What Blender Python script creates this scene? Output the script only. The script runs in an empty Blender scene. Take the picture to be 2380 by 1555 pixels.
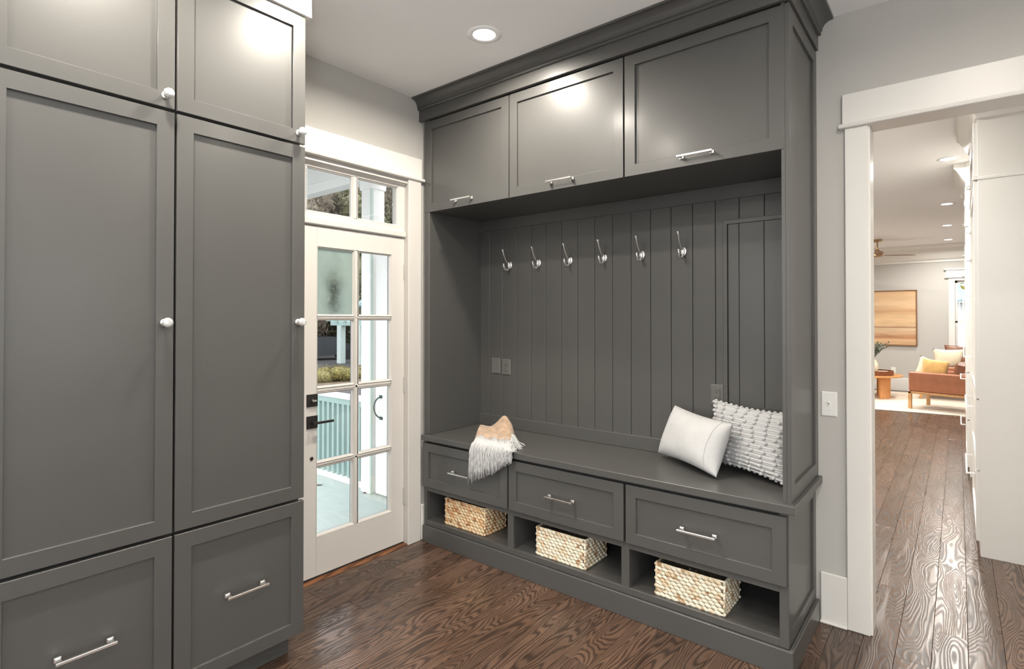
import bpy, bmesh, math, random
from mathutils import Vector, Matrix, Euler
random.seed(7)
PI = math.pi
scene = bpy.context.scene
COL = scene.collection

# ------------------------------------------------------------------ camera, world, lights, exposure
cam_d = bpy.data.cameras.new('camera')
cam = bpy.data.objects.new('camera', cam_d); COL.objects.link(cam)
cam.location = (2.8068, -3.0654, 1.49)
cam.rotation_euler = (math.radians(90.571), 0, math.radians(39.013))
cam_d.sensor_fit = 'HORIZONTAL'; cam_d.sensor_width = 36.0
cam_d.lens = 1280.1 / 2380 * 36
cam_d.shift_y = -(777.5 - 729.34) / 2380
cam_d.clip_start = 0.05; cam_d.clip_end = 300
scene.camera = cam

scene.view_settings.view_transform = 'Standard'
scene.view_settings.look = 'None'
scene.view_settings.gamma = 1.0
scene.view_settings.use_curve_mapping = False
scene.view_settings.exposure = 0.05

world = bpy.data.worlds.new('overcast_sky'); scene.world = world; world.use_nodes = True
wn = world.node_tree; wn.nodes.clear()
w_out = wn.nodes.new('ShaderNodeOutputWorld'); w_bg = wn.nodes.new('ShaderNodeBackground')
w_tc = wn.nodes.new('ShaderNodeTexCoord'); w_sep = wn.nodes.new('ShaderNodeSeparateXYZ'); w_r = wn.nodes.new('ShaderNodeValToRGB')
wn.links.new(w_tc.outputs['Generated'], w_sep.inputs[0]); wn.links.new(w_sep.outputs['Z'], w_r.inputs[0])
w_r.color_ramp.elements[0].position = 0.0; w_r.color_ramp.elements[0].color = (.95, .98, .99, 1)
w_r.color_ramp.elements[1].position = 0.7; w_r.color_ramp.elements[1].color = (.95, .98, 1.0, 1)
wn.links.new(w_r.outputs[0], w_bg.inputs[0]); wn.links.new(w_bg.outputs[0], w_out.inputs[0])
w_bg.inputs[1].default_value = 4.0

def area(name, loc, rot, sx, sy, power, col, shape='RECTANGLE', spread=180):
    d = bpy.data.lights.new(name, 'AREA'); d.shape = shape; d.size = sx
    if shape in ('RECTANGLE', 'ELLIPSE'): d.size_y = sy
    d.energy = power; d.color = col; d.spread = math.radians(spread)
    o = bpy.data.objects.new(name, d); COL.objects.link(o); o.location = loc; o.rotation_euler = rot
    return o
DAY = (.90, .96, 1.0); WARM = (1.0, .92, .81)
# portals only guide the sky light through the windows, added ones too, and the glazed door; they emit nothing themselves
def portal(name, loc, rot, sx, sy):
    o = area(name, loc, rot, sx, sy, 1, (1, 1, 1)); o.data.cycles.is_portal = True
portal('portal_window_front', (.8, -5.13, 1.55), (math.radians(90), 0, 0), 1.0, 1.9)
portal('portal_window_front', (3.35, -5.13, 1.475), (math.radians(90), 0, 0), 2.9, 2.45)
portal('portal_window_right', (5.13, -1.62, 1.55), (math.radians(90), 0, math.radians(90)), .75, 1.5)
portal('portal_window_right', (5.13, -3.55, 1.475), (math.radians(90), 0, math.radians(90)), 2.3, 2.45)
portal('portal_living_left', (-.21, 8.0, 1.5), (math.radians(90), 0, math.radians(-90)), 2.6, 1.8)
portal('portal_living_right', (5.13, 9.0, 1.5), (math.radians(90), 0, math.radians(90)), 2.2, 1.8)
portal('portal_far', (3.21, 11.13, 1.44), (math.radians(90), 0, math.radians(180)), .9, 1.64)
# added fill lamp, unseen behind the camera, aimed up to brighten the ceiling
area('ceiling_fill', (3.5, -3.9, 1.25), (math.radians(180), 0, 0), .5, .5, 72, (.96, .98, 1.0))
CAN_W = 25.0
MUD_CANS = [(0.89, -0.93), (0.89, -1.71), (0.89, -2.49), (0.89, -3.3), (0.89, -4.15), (2.9, -1.1), (2.9, -2.7), (2.9, -4.2), (4.4, -1.1), (4.4, -2.7), (4.4, -4.2)]  # bench end of left row is real; others unseen, added as room fill
HALL_CANS = [(2.747, 3.446), (2.703, 5.985), (2.68, 8.053), (2.67, 10.05), (1.1, 1.6), (1.1, 3.446), (1.1, 5.985), (2.1, 1.2), (1.1, 8.5)]
CEIL = 2.98

# ------------------------------------------------------------------ materials
def srgb(r, g, b):
    f = lambda c: (c / 255) / 12.92 if c / 255 <= .04045 else ((c / 255 + .055) / 1.055) ** 2.4
    return (f(r), f(g), f(b), 1)
def mat(name, col, rough=.5, metal=0, noise=None, bump=None, spec=None, coat=None, trans=None, sheen=None):
    """noise=(scale, amount) slight tone variation; bump=(scale, strength, stretch xyz)"""
    m = bpy.data.materials.new(name); m.use_nodes = True; nt = m.node_tree
    b = nt.nodes['Principled BSDF']
    b.inputs['Base Color'].default_value = col; b.inputs['Roughness'].default_value = rough; b.inputs['Metallic'].default_value = metal
    if spec is not None: b.inputs['Specular IOR Level'].default_value = spec
    if coat: b.inputs['Coat Weight'].default_value = coat[0]; b.inputs['Coat Roughness'].default_value = coat[1]
    if trans: b.inputs['Transmission Weight'].default_value = trans
    if sheen: b.inputs['Sheen Weight'].default_value = sheen
    tc = nt.nodes.new('ShaderNodeTexCoord')
    if noise:
        n = nt.nodes.new('ShaderNodeTexNoise'); n.inputs['Scale'].default_value = noise[0]; n.inputs['Detail'].default_value = 4
        nt.links.new(tc.outputs['Object'], n.inputs['Vector'])
        mr = nt.nodes.new('ShaderNodeMapRange'); mr.inputs['From Min'].default_value = .3; mr.inputs['From Max'].default_value = .7
        mr.inputs['To Min'].default_value = 1 - noise[1]; mr.inputs['To Max'].default_value = 1 + noise[1]
        nt.links.new(n.outputs['Fac'], mr.inputs['Value'])
        mx = nt.nodes.new('ShaderNodeVectorMath'); mx.operation = 'SCALE'; mx.inputs[0].default_value = col[:3]
        nt.links.new(mr.outputs[0], mx.inputs['Scale']); nt.links.new(mx.outputs[0], b.inputs['Base Color'])
    if bump:
        mp = nt.nodes.new('ShaderNodeMapping'); mp.inputs['Scale'].default_value = bump[2] if len(bump) > 2 else (1, 1, 1)
        n2 = nt.nodes.new('ShaderNodeTexNoise'); n2.inputs['Scale'].default_value = bump[0]; n2.inputs['Detail'].default_value = 3
        bp = nt.nodes.new('ShaderNodeBump'); bp.inputs['Strength'].default_value = bump[1]; bp.inputs['Distance'].default_value = .002
        nt.links.new(tc.outputs['Object'], mp.inputs[0]); nt.links.new(mp.outputs[0], n2.inputs['Vector'])
        nt.links.new(n2.outputs['Fac'], bp.inputs['Height']); nt.links.new(bp.outputs[0], b.inputs['Normal'])
    return m
def emit(name, col, s):
    m = bpy.data.materials.new(name); m.use_nodes = True; nt = m.node_tree; nt.nodes.clear()
    o = nt.nodes.new('ShaderNodeOutputMaterial'); e = nt.nodes.new('ShaderNodeEmission'); e.inputs[0].default_value = col; e.inputs[1].default_value = s
    nt.links.new(e.outputs[0], o.inputs[0]); return m
def glass(name, tint=(1, 1, 1, 1), haze=False):
    m = bpy.data.materials.new(name); m.use_nodes = True; nt = m.node_tree; nt.nodes.clear()
    o = nt.nodes.new('ShaderNodeOutputMaterial'); t = nt.nodes.new('ShaderNodeBsdfTransparent'); t.inputs[0].default_value = tint
    g = nt.nodes.new('ShaderNodeBsdfGlossy'); g.inputs['Roughness'].default_value = .02
    fr = nt.nodes.new('ShaderNodeFresnel'); fr.inputs[0].default_value = 1.45
    mx = nt.nodes.new('ShaderNodeMixShader'); nt.links.new(fr.outputs[0], mx.inputs[0]); nt.links.new(t.outputs[0], mx.inputs[1]); nt.links.new(g.outputs[0], mx.inputs[2])
    last = mx
    if haze:   # mint haze: thick towards the edges of the pane, a clear patch in its middle
        tc = nt.nodes.new('ShaderNodeTexCoord'); sp = nt.nodes.new('ShaderNodeSeparateXYZ'); nt.links.new(tc.outputs['Generated'], sp.inputs[0])
        mp = nt.nodes.new('ShaderNodeMapping'); mp.inputs['Location'].default_value = (0, -.47, -.36); mp.inputs['Scale'].default_value = (0, 1, 1)
        nt.links.new(tc.outputs['Generated'], mp.inputs[0])
        sc = nt.nodes.new('ShaderNodeVectorMath'); sc.operation = 'MULTIPLY'; sc.inputs[1].default_value = (0, 2.6, 1.6); nt.links.new(mp.outputs[0], sc.inputs[0])
        ln = nt.nodes.new('ShaderNodeVectorMath'); ln.operation = 'LENGTH'; nt.links.new(sc.outputs[0], ln.inputs[0])
        n = nt.nodes.new('ShaderNodeTexNoise'); n.inputs['Scale'].default_value = 9; n.inputs['Detail'].default_value = 8; nt.links.new(tc.outputs['Object'], n.inputs[0])
        ad = nt.nodes.new('ShaderNodeMath'); ad.operation = 'MULTIPLY_ADD'; ad.inputs[1].default_value = .7
        nt.links.new(n.outputs['Fac'], ad.inputs[0]); nt.links.new(ln.outputs['Value'], ad.inputs[2])
        r = nt.nodes.new('ShaderNodeValToRGB'); e = r.color_ramp.elements
        e[0].position = .30; e[0].color = (.10, .10, .10, 1); e[1].position = .84; e[1].color = (.66, .66, .66, 1)
        e2 = r.color_ramp.elements.new(.62); e2.color = (.52, .52, .52, 1)
        hf = nt.nodes.new('ShaderNodeMath'); hf.operation = 'MULTIPLY'; hf.inputs[1].default_value = .6; nt.links.new(ad.outputs[0], hf.inputs[0]); nt.links.new(hf.outputs[0], r.inputs[0])
        tr = nt.nodes.new('ShaderNodeBsdfTranslucent'); tr.inputs[0].default_value = (.50, .60, .56, 1)
        df = nt.nodes.new('ShaderNodeBsdfDiffuse'); df.inputs[0].default_value = (.50, .60, .56, 1)
        m1 = nt.nodes.new('ShaderNodeMixShader'); m1.inputs[0].default_value = .5
        nt.links.new(tr.outputs[0], m1.inputs[1]); nt.links.new(df.outputs[0], m1.inputs[2])
        m2 = nt.nodes.new('ShaderNodeMixShader'); nt.links.new(r.outputs[0], m2.inputs[0]); nt.links.new(mx.outputs[0], m2.inputs[1]); nt.links.new(m1.outputs[0], m2.inputs[2])
        last = m2
    nt.links.new(last.outputs[0], o.inputs[0]); return m
def wood(name, light, mid, dark, along='Y', ring=9.0, warp=7.0, rough=.32, var=.22, contrast=1.0, bandw=(.30, .62), bumps=.25, island=2.6):
    """planks: growth rings as contour lines of stretched noise, each object with its own offset and tone"""
    m = bpy.data.materials.new(name); m.use_nodes = True; nt = m.node_tree; b = nt.nodes['Principled BSDF']; N = nt.nodes.new; L = nt.links.new
    tc = N('ShaderNodeTexCoord'); oi = N('ShaderNodeObjectInfo')
    off = N('ShaderNodeVectorMath'); off.operation = 'MULTIPLY_ADD'; off.inputs[1].default_value = (37.3, 91.7, 13.1)
    cb = N('ShaderNodeCombineXYZ'); [L(oi.outputs['Random'], cb.inputs[i]) for i in range(3)]
    L(cb.outputs[0], off.inputs[0]); L(tc.outputs['Object'], off.inputs[2])
    mp = N('ShaderNodeMapping'); s = {'X': (.16, 1, 1), 'Y': (1, .16, 1), 'Z': (1, 1, .16)}[along]
    mp.inputs['Scale'].default_value = tuple(v * island * 3 for v in s); L(off.outputs[0], mp.inputs[0])
    n1 = N('ShaderNodeTexNoise'); n1.inputs['Scale'].default_value = 1.0; n1.inputs['Detail'].default_value = 1.6; n1.inputs['Roughness'].default_value = .45; n1.inputs['Distortion'].default_value = .25
    L(mp.outputs[0], n1.inputs[0])
    mu = N('ShaderNodeMath'); mu.operation = 'MULTIPLY'; mu.inputs[1].default_value = ring * warp / 3.2; L(n1.outputs['Fac'], mu.inputs[0])
    # across-board coordinate adds straight grain
    sp = N('ShaderNodeSeparateXYZ'); L(off.outputs[0], sp.inputs[0])
    ma = N('ShaderNodeMath'); ma.operation = 'MULTIPLY_ADD'; ma.inputs[1].default_value = ring * 2.2; L(sp.outputs['X' if along != 'X' else 'Y'], ma.inputs[0]); L(mu.outputs[0], ma.inputs[2])
    fr = N('ShaderNodeMath'); fr.operation = 'FRACT'; L(ma.outputs[0], fr.inputs[0])
    rp = N('ShaderNodeValToRGB'); e = rp.color_ramp.elements
    e[0].position = 0; e[0].color = (0, 0, 0, 1); e[1].position = 1; e[1].color = (0, 0, 0, 1)
    for p, v in ((bandw[0], .08), (bandw[1], 1.0), (min(bandw[1] + .13, .93), .85)):
        q = rp.color_ramp.elements.new(p); q.color = (v, v, v, 1)
    L(fr.outputs[0], rp.inputs[0])
    # fine fibres
    mp2 = N('ShaderNodeMapping'); f = {'X': (3, 120, 120), 'Y': (120, 3, 120), 'Z': (120, 120, 3)}[along]; mp2.inputs['Scale'].default_value = f; L(off.outputs[0], mp2.inputs[0])
    n2 = N('ShaderNodeTexNoise'); n2.inputs['Scale'].default_value = 1; n2.inputs['Detail'].default_value = 3; L(mp2.outputs[0], n2.inputs[0])
    # per-plank and large mottling tone
    c1 = N('ShaderNodeMix'); c1.data_type = 'RGBA'; c1.inputs[6].default_value = light; c1.inputs[7].default_value = mid
    n3 = N('ShaderNodeTexNoise'); n3.inputs['Scale'].default_value = 2.2; n3.inputs['Detail'].default_value = 3; L(off.outputs[0], n3.inputs[0])
    r3 = N('ShaderNodeMapRange'); r3.inputs['From Min'].default_value = .35; r3.inputs['From Max'].default_value = .65; L(n3.outputs['Fac'], r3.inputs[0]); L(r3.outputs[0], c1.inputs[0])
    c2 = N('ShaderNodeMix'); c2.data_type = 'RGBA'; c2.inputs[7].default_value = dark
    mm = N('ShaderNodeMath'); mm.operation = 'MULTIPLY'; mm.inputs[1].default_value = contrast; L(rp.outputs[0], mm.inputs[0]); L(mm.outputs[0], c2.inputs[0]); L(c1.outputs[2], c2.inputs[6])
    tone = N('ShaderNodeMapRange'); tone.inputs['To Min'].default_value = 1 - var; tone.inputs['To Max'].default_value = 1 + var; L(oi.outputs['Random'], tone.inputs[0])
    fib = N('ShaderNodeMapRange'); fib.inputs['To Min'].default_value = .8; fib.inputs['To Max'].default_value = 1.2; L(n2.outputs['Fac'], fib.inputs[0])
    tt = N('ShaderNodeMath'); tt.operation = 'MULTIPLY'; L(tone.outputs[0], tt.inputs[0]); L(fib.outputs[0], tt.inputs[1])
    sc = N('ShaderNodeVectorMath'); sc.operation = 'SCALE'; L(c2.outputs[2], sc.inputs[0]); L(tt.outputs[0], sc.inputs['Scale'])
    L(sc.outputs[0], b.inputs['Base Color'])
    rr = N('ShaderNodeMapRange'); rr.inputs['To Min'].default_value = rough; rr.inputs['To Max'].default_value = rough + .14; L(rp.outputs[0], rr.inputs[0]); L(rr.outputs[0], b.inputs['Roughness'])
    bp = N('ShaderNodeBump'); bp.inputs['Strength'].default_value = bumps; bp.inputs['Distance'].default_value = .001
    ba = N('ShaderNodeMath'); ba.operation = 'SUBTRACT'; L(n2.outputs['Fac'], ba.inputs[0]); L(rp.outputs[0], ba.inputs[1]); L(ba.outputs[0], bp.inputs['Height']); L(bp.outputs[0], b.inputs['Normal'])
    return m

M = {}
M['paint_dark'] = mat('cabinet_charcoal_paint', (.073, .072, .069, 1), .42, noise=(1.5, .04), bump=(260, .05), spec=.45, coat=(.28, .20))
M['gap_dark'] = mat('cabinet_interior_shadow_board', (.03, .03, .03, 1), .7)
M['wall'] = mat('wall_greige_paint', (.50, .485, .455, 1), .75, bump=(420, .05))
M['ceiling'] = mat('ceiling_flat_white', (.90, .90, .895, 1), .9)
M['trim'] = mat('trim_white_gloss', (.76, .74, .70, 1), .35, bump=(90, .04, (1, 1, .2)))
M['door_white'] = mat('door_warm_white_paint', (.66, .63, .59, 1), .38, bump=(60, .06, (1, 1, .15)))
M['cab_white'] = mat('kitchen_cabinet_white', (.80, .78, .74, 1), .3)
M['chrome'] = mat('polished_nickel', (.93, .92, .90, 1), .30, 1.0)
M['crystal'] = mat('clear_crystal', (.80, .82, .82, 1), .06, .5, spec=.9)
M['black_metal'] = mat('blackened_bronze', (.055, .052, .05, 1), .42, .7)
M['hinge_steel'] = mat('painted_hinge', (.55, .53, .50, 1), .35, .3)
M['glass'] = glass('window_glass'); M['glass_hazy'] = glass('hazy_window_glass', haze=True)
M['rubber'] = mat('black_rubber', (.02, .02, .022, 1), .7)
M['plastic_white'] = mat('switch_white_plastic', (.82, .81, .78, 1), .3)
M['plate_gray'] = mat('painted_gray_plate', (.12, .118, .113, 1), .25)
M['slot'] = mat('socket_slots', (.012, .012, .012, 1), .6)
M['floor'] = wood('heart_pine_floor', srgb(104, 81, 67), srgb(84, 64, 51), srgb(40, 29, 23), 'Y', ring=11, warp=8, rough=.22, var=.20, contrast=.85)
M['subfloor'] = mat('plank_joint_shadow', (.02, .013, .01, 1), .8)
M['threshold'] = wood('oak_threshold', srgb(140, 92, 55), srgb(120, 76, 44), srgb(70, 42, 24), 'Y', ring=9, warp=3, rough=.4)
M['lamp'] = emit('recessed_lamp_diffuser', (1, .93, .82, 1), 14)
# woven
def weave_mat(name, a, b_, c):
    m = bpy.data.materials.new(name); m.use_nodes = True; nt = m.node_tree; b = nt.nodes['Principled BSDF']; N = nt.nodes.new; L = nt.links.new
    tc = N('ShaderNodeTexCoord'); v = N('ShaderNodeTexVoronoi'); v.inputs['Scale'].default_value = 42; L(tc.outputs['Object'], v.inputs[0])
    sp = N('ShaderNodeSeparateColor'); L(v.outputs['Color'], sp.inputs[0])
    r = N('ShaderNodeValToRGB'); e = r.color_ramp.elements; e[0].color = a; e[0].position = .45; e[1].color = c; e[1].position = 1.0
    q = r.color_ramp.elements.new(.82); q.color = b_; L(sp.outputs[0], r.inputs[0])
    n = N('ShaderNodeTexNoise'); n.inputs['Scale'].default_value = 4; L(tc.outputs['Object'], n.inputs[0])
    mp = N('ShaderNodeMapping'); mp.inputs['Scale'].default_value = (40, 40, 260); L(tc.outputs['Object'], mp.inputs[0])
    n2 = N('ShaderNodeTexNoise'); n2.inputs['Scale'].default_value = 1; L(mp.outputs[0], n2.inputs[0])
    mr = N('ShaderNodeMapRange'); mr.inputs['To Min'].default_value = .8; mr.inputs['To Max'].default_value = 1.2; L(n2.outputs['Fac'], mr.inputs[0])
    sc = N('ShaderNodeVectorMath'); sc.operation = 'SCALE'; L(r.outputs[0], sc.inputs[0]); L(mr.outputs[0], sc.inputs['Scale']); L(sc.outputs[0], b.inputs['Base Color'])
    b.inputs['Roughness'].default_value = .6; return m
M['weave_pale'] = weave_mat('water_hyacinth_pale', srgb(226, 219, 198), srgb(214, 192, 160), srgb(166, 128, 92))
M['weave_warm'] = weave_mat('water_hyacinth_warm', srgb(222, 198, 160), srgb(208, 160, 112), srgb(150, 100, 66))
M['basket_in'] = mat('basket_inner_weave', (.16, .13, .10, 1), .8, noise=(60, .5))
M['wool_tan'] = mat('throw_tan_wool', srgb(168, 142, 118), .9, noise=(26, .22), bump=(60, .8, (.3, 2.2, 1)), sheen=.3)
M['wool_white'] = mat('throw_white_yarn', (.48, .48, .48, 1), .9, noise=(80, .08), sheen=.3)
def ribbed(name, col, axis, n, lo, hi, strength=.6):
    """cloth with woven ribs in one band of the cushion"""
    m = mat(name, col, .85, noise=(30, .03), bump=(500, .25), sheen=.2); nt = m.node_tree; N = nt.nodes.new; L = nt.links.new; b = nt.nodes['Principled BSDF']
    tc = N('ShaderNodeUVMap'); sp = N('ShaderNodeSeparateXYZ'); L(tc.outputs[0], sp.inputs[0])
    w = N('ShaderNodeMath'); w.operation = 'MULTIPLY'; w.inputs[1].default_value = n * 2 * PI; L(sp.outputs[axis], w.inputs[0])
    s = N('ShaderNodeMath'); s.operation = 'SINE'; L(w.outputs[0], s.inputs[0])
    a = N('ShaderNodeMath'); a.operation = 'GREATER_THAN'; a.inputs[1].default_value = lo; L(sp.outputs[axis], a.inputs[0])
    c = N('ShaderNodeMath'); c.operation = 'LESS_THAN'; c.inputs[1].default_value = hi; L(sp.outputs[axis], c.inputs[0])
    k = N('ShaderNodeMath'); k.operation = 'MULTIPLY'; L(a.outputs[0], k.inputs[0]); L(c.outputs[0], k.inputs[1])
    k2 = N('ShaderNodeMath'); k2.operation = 'MULTIPLY'; L(k.outputs[0], k2.inputs[0]); L(s.outputs[0], k2.inputs[1])
    bp = N('ShaderNodeBump'); bp.inputs['Strength'].default_value = strength; bp.inputs['Distance'].default_value = .003; L(k2.outputs[0], bp.inputs['Height'])
    L(bp.outputs[0], b.inputs['Normal'])
    return m
M['cushion_rib'] = mat('cushion_white_cotton', (.47, .47, .47, 1), .85, noise=(30, .03), bump=(500, .25), sheen=.2)
M['cushion_knit'] = ribbed('cushion_white_knit', (.50, .50, .50, 1), 'Y', 15, -1, 2, .9)
M['leather'] = mat('cognac_leather', srgb(158, 100, 70), .42, noise=(9, .12), bump=(160, .15))
M['leather_dark'] = mat('brown_leather', srgb(122, 78, 56), .4, noise=(9, .12), bump=(120, .2))
M['oak'] = wood('light_oak', srgb(206, 160, 108), srgb(192, 142, 92), srgb(160, 112, 66), 'Z', ring=14, warp=3, rough=.4, var=.05, contrast=.5)
M['oak_table'] = wood('honey_oak', srgb(212, 152, 92), srgb(200, 138, 80), srgb(170, 110, 60), 'Z', ring=14, warp=3, rough=.35, var=.05, contrast=.5)
M['ceramic'] = mat('cream_ceramic', srgb(226, 208, 178), .35)
M['leaf'] = mat('eucalyptus_leaf', srgb(92, 104, 84), .6, noise=(20, .25))
M['stem'] = mat('plant_stem', srgb(84, 74, 56), .7)
M['rattan'] = mat('dark_rattan', srgb(124, 72, 42), .5, noise=(70, .35), bump=(120, 1.0))
M['rug'] = mat('rug_cream_wool', srgb(222, 208, 190), .95, noise=(5, .09), bump=(200, .6))
M['gold_cloth'] = mat('gold_velvet', srgb(206, 162, 96), .8, noise=(12, .15), sheen=.5)
M['cream_cloth'] = mat('cream_woven_cloth', srgb(226, 212, 184), .9, noise=(40, .08), bump=(90, 1.0))
M['brass'] = mat('aged_brass', srgb(176, 148, 112), .3, .9)
M['walnut'] = wood('walnut_blade', srgb(140, 100, 72), srgb(118, 82, 58), srgb(78, 52, 36), 'X', ring=14, warp=3, rough=.4, var=.05, contrast=.6)
M['frame_wood'] = mat('walnut_picture_frame', srgb(128, 88, 54), .4, noise=(30, .15))
def painting_mat():
    m = bpy.data.materials.new('abstract_painting'); m.use_nodes = True; nt = m.node_tree; b = nt.nodes['Principled BSDF']; N = nt.nodes.new; L = nt.links.new
    tc = N('ShaderNodeTexCoord'); mp = N('ShaderNodeMapping'); mp.inputs['Scale'].default_value = (1.1, 1, 9); L(tc.outputs['Object'], mp.inputs[0])
    n = N('ShaderNodeTexNoise'); n.inputs['Scale'].default_value = 1.3; n.inputs['Detail'].default_value = 7; n.inputs['Distortion'].default_value = .5; L(mp.outputs[0], n.inputs[0])
    sp = N('ShaderNodeSeparateXYZ'); L(tc.outputs['Generated'], sp.inputs[0])
    g = N('ShaderNodeValToRGB'); e = g.color_ramp.elements
    e[0].position = 0; e[0].color = srgb(214, 172, 128); e[1].position = 1; e[1].color = srgb(222, 182, 140)
    for p, c in ((.12, srgb(224, 184, 142)), (.17, srgb(176, 122, 84)), (.24, srgb(214, 176, 138)), (.33, srgb(226, 196, 160)), (.355, srgb(150, 96, 66)), (.365, srgb(226, 190, 148)), (.55, srgb(228, 192, 148)), (.66, srgb(206, 164, 122)), (.78, srgb(228, 194, 154))):
        q = g.color_ramp.elements.new(p); q.color = c
    d = N('ShaderNodeMath'); d.operation = 'MULTIPLY_ADD'; d.inputs[1].default_value = .06; L(n.outputs['Fac'], d.inputs[0]); L(sp.outputs['Z'], d.inputs[2]); L(d.outputs[0], g.inputs[0])
    mr = N('ShaderNodeMapRange'); mr.inputs['From Min'].default_value = .3; mr.inputs['From Max'].default_value = .7; mr.inputs['To Min'].default_value = .72; mr.inputs['To Max'].default_value = .95; L(n.outputs['Fac'], mr.inputs[0])
    sc = N('ShaderNodeVectorMath'); sc.operation = 'SCALE'; L(g.outputs[0], sc.inputs[0]); L(mr.outputs[0], sc.inputs['Scale']); L(sc.outputs[0], b.inputs['Base Color']); b.inputs['Roughness'].default_value = .7
    return m
M['art'] = painting_mat()
# exterior
M['ext_white'] = mat('exterior_white_paint', (.90, .89, .875, 1), .5)
M['bounce_pale'] = mat('pale_bounce_slab', (.62, .61, .60, 1), .9, noise=(1.2, .05))
M['mint'] = mat('porch_mint_paint', srgb(182, 194, 191), .45, noise=(8, .04))
M['mint_rail'] = mat('railing_mint_paint', srgb(158, 180, 177), .5)
M['seal_mint'] = mat('post_seam_mint', srgb(200, 212, 204), .6)
M['green_iron'] = mat('dark_green_iron', srgb(58, 84, 82), .5, .3)
M['hedge'] = mat('hedge_leaves', srgb(104, 96, 48), .8, noise=(14, .7))
M['tree_leaf'] = mat('tree_leaves', srgb(80, 80, 54), .8, noise=(5, .8))
M['tree_leaf2'] = mat('tree_leaves_brown', srgb(84, 74, 60), .8, noise=(5, .8))
M['bark'] = mat('bark', srgb(84, 76, 66), .9, noise=(6, .3), bump=(12, 1, (1, 1, .2)))
M['ground'] = mat('asphalt_ground', srgb(62, 62, 64), .9, noise=(.6, .25))
M['soil'] = mat('mulch_bed', srgb(96, 82, 66), .95, noise=(4, .3))
M['siding'] = mat('mint_lap_siding', srgb(160, 182, 170), .6)
M['metal_roof'] = mat('teal_metal_roof', srgb(120, 150, 152), .45, .2)
M['dry_leaf'] = mat('dry_leaf', srgb(90, 70, 50), .9)
M['white_siding'] = mat('white_lap_siding', (.82, .84, .84, 1), .6)
M['gold_leaf'] = mat('autumn_leaves', srgb(176, 160, 60), .8, noise=(5, .4))
M['dark_car'] = mat('dark_car_paint', srgb(46, 50, 54), .25)
M['vinyl'] = mat('pale_reflecting_glass', srgb(190, 210, 208), .15)

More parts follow.
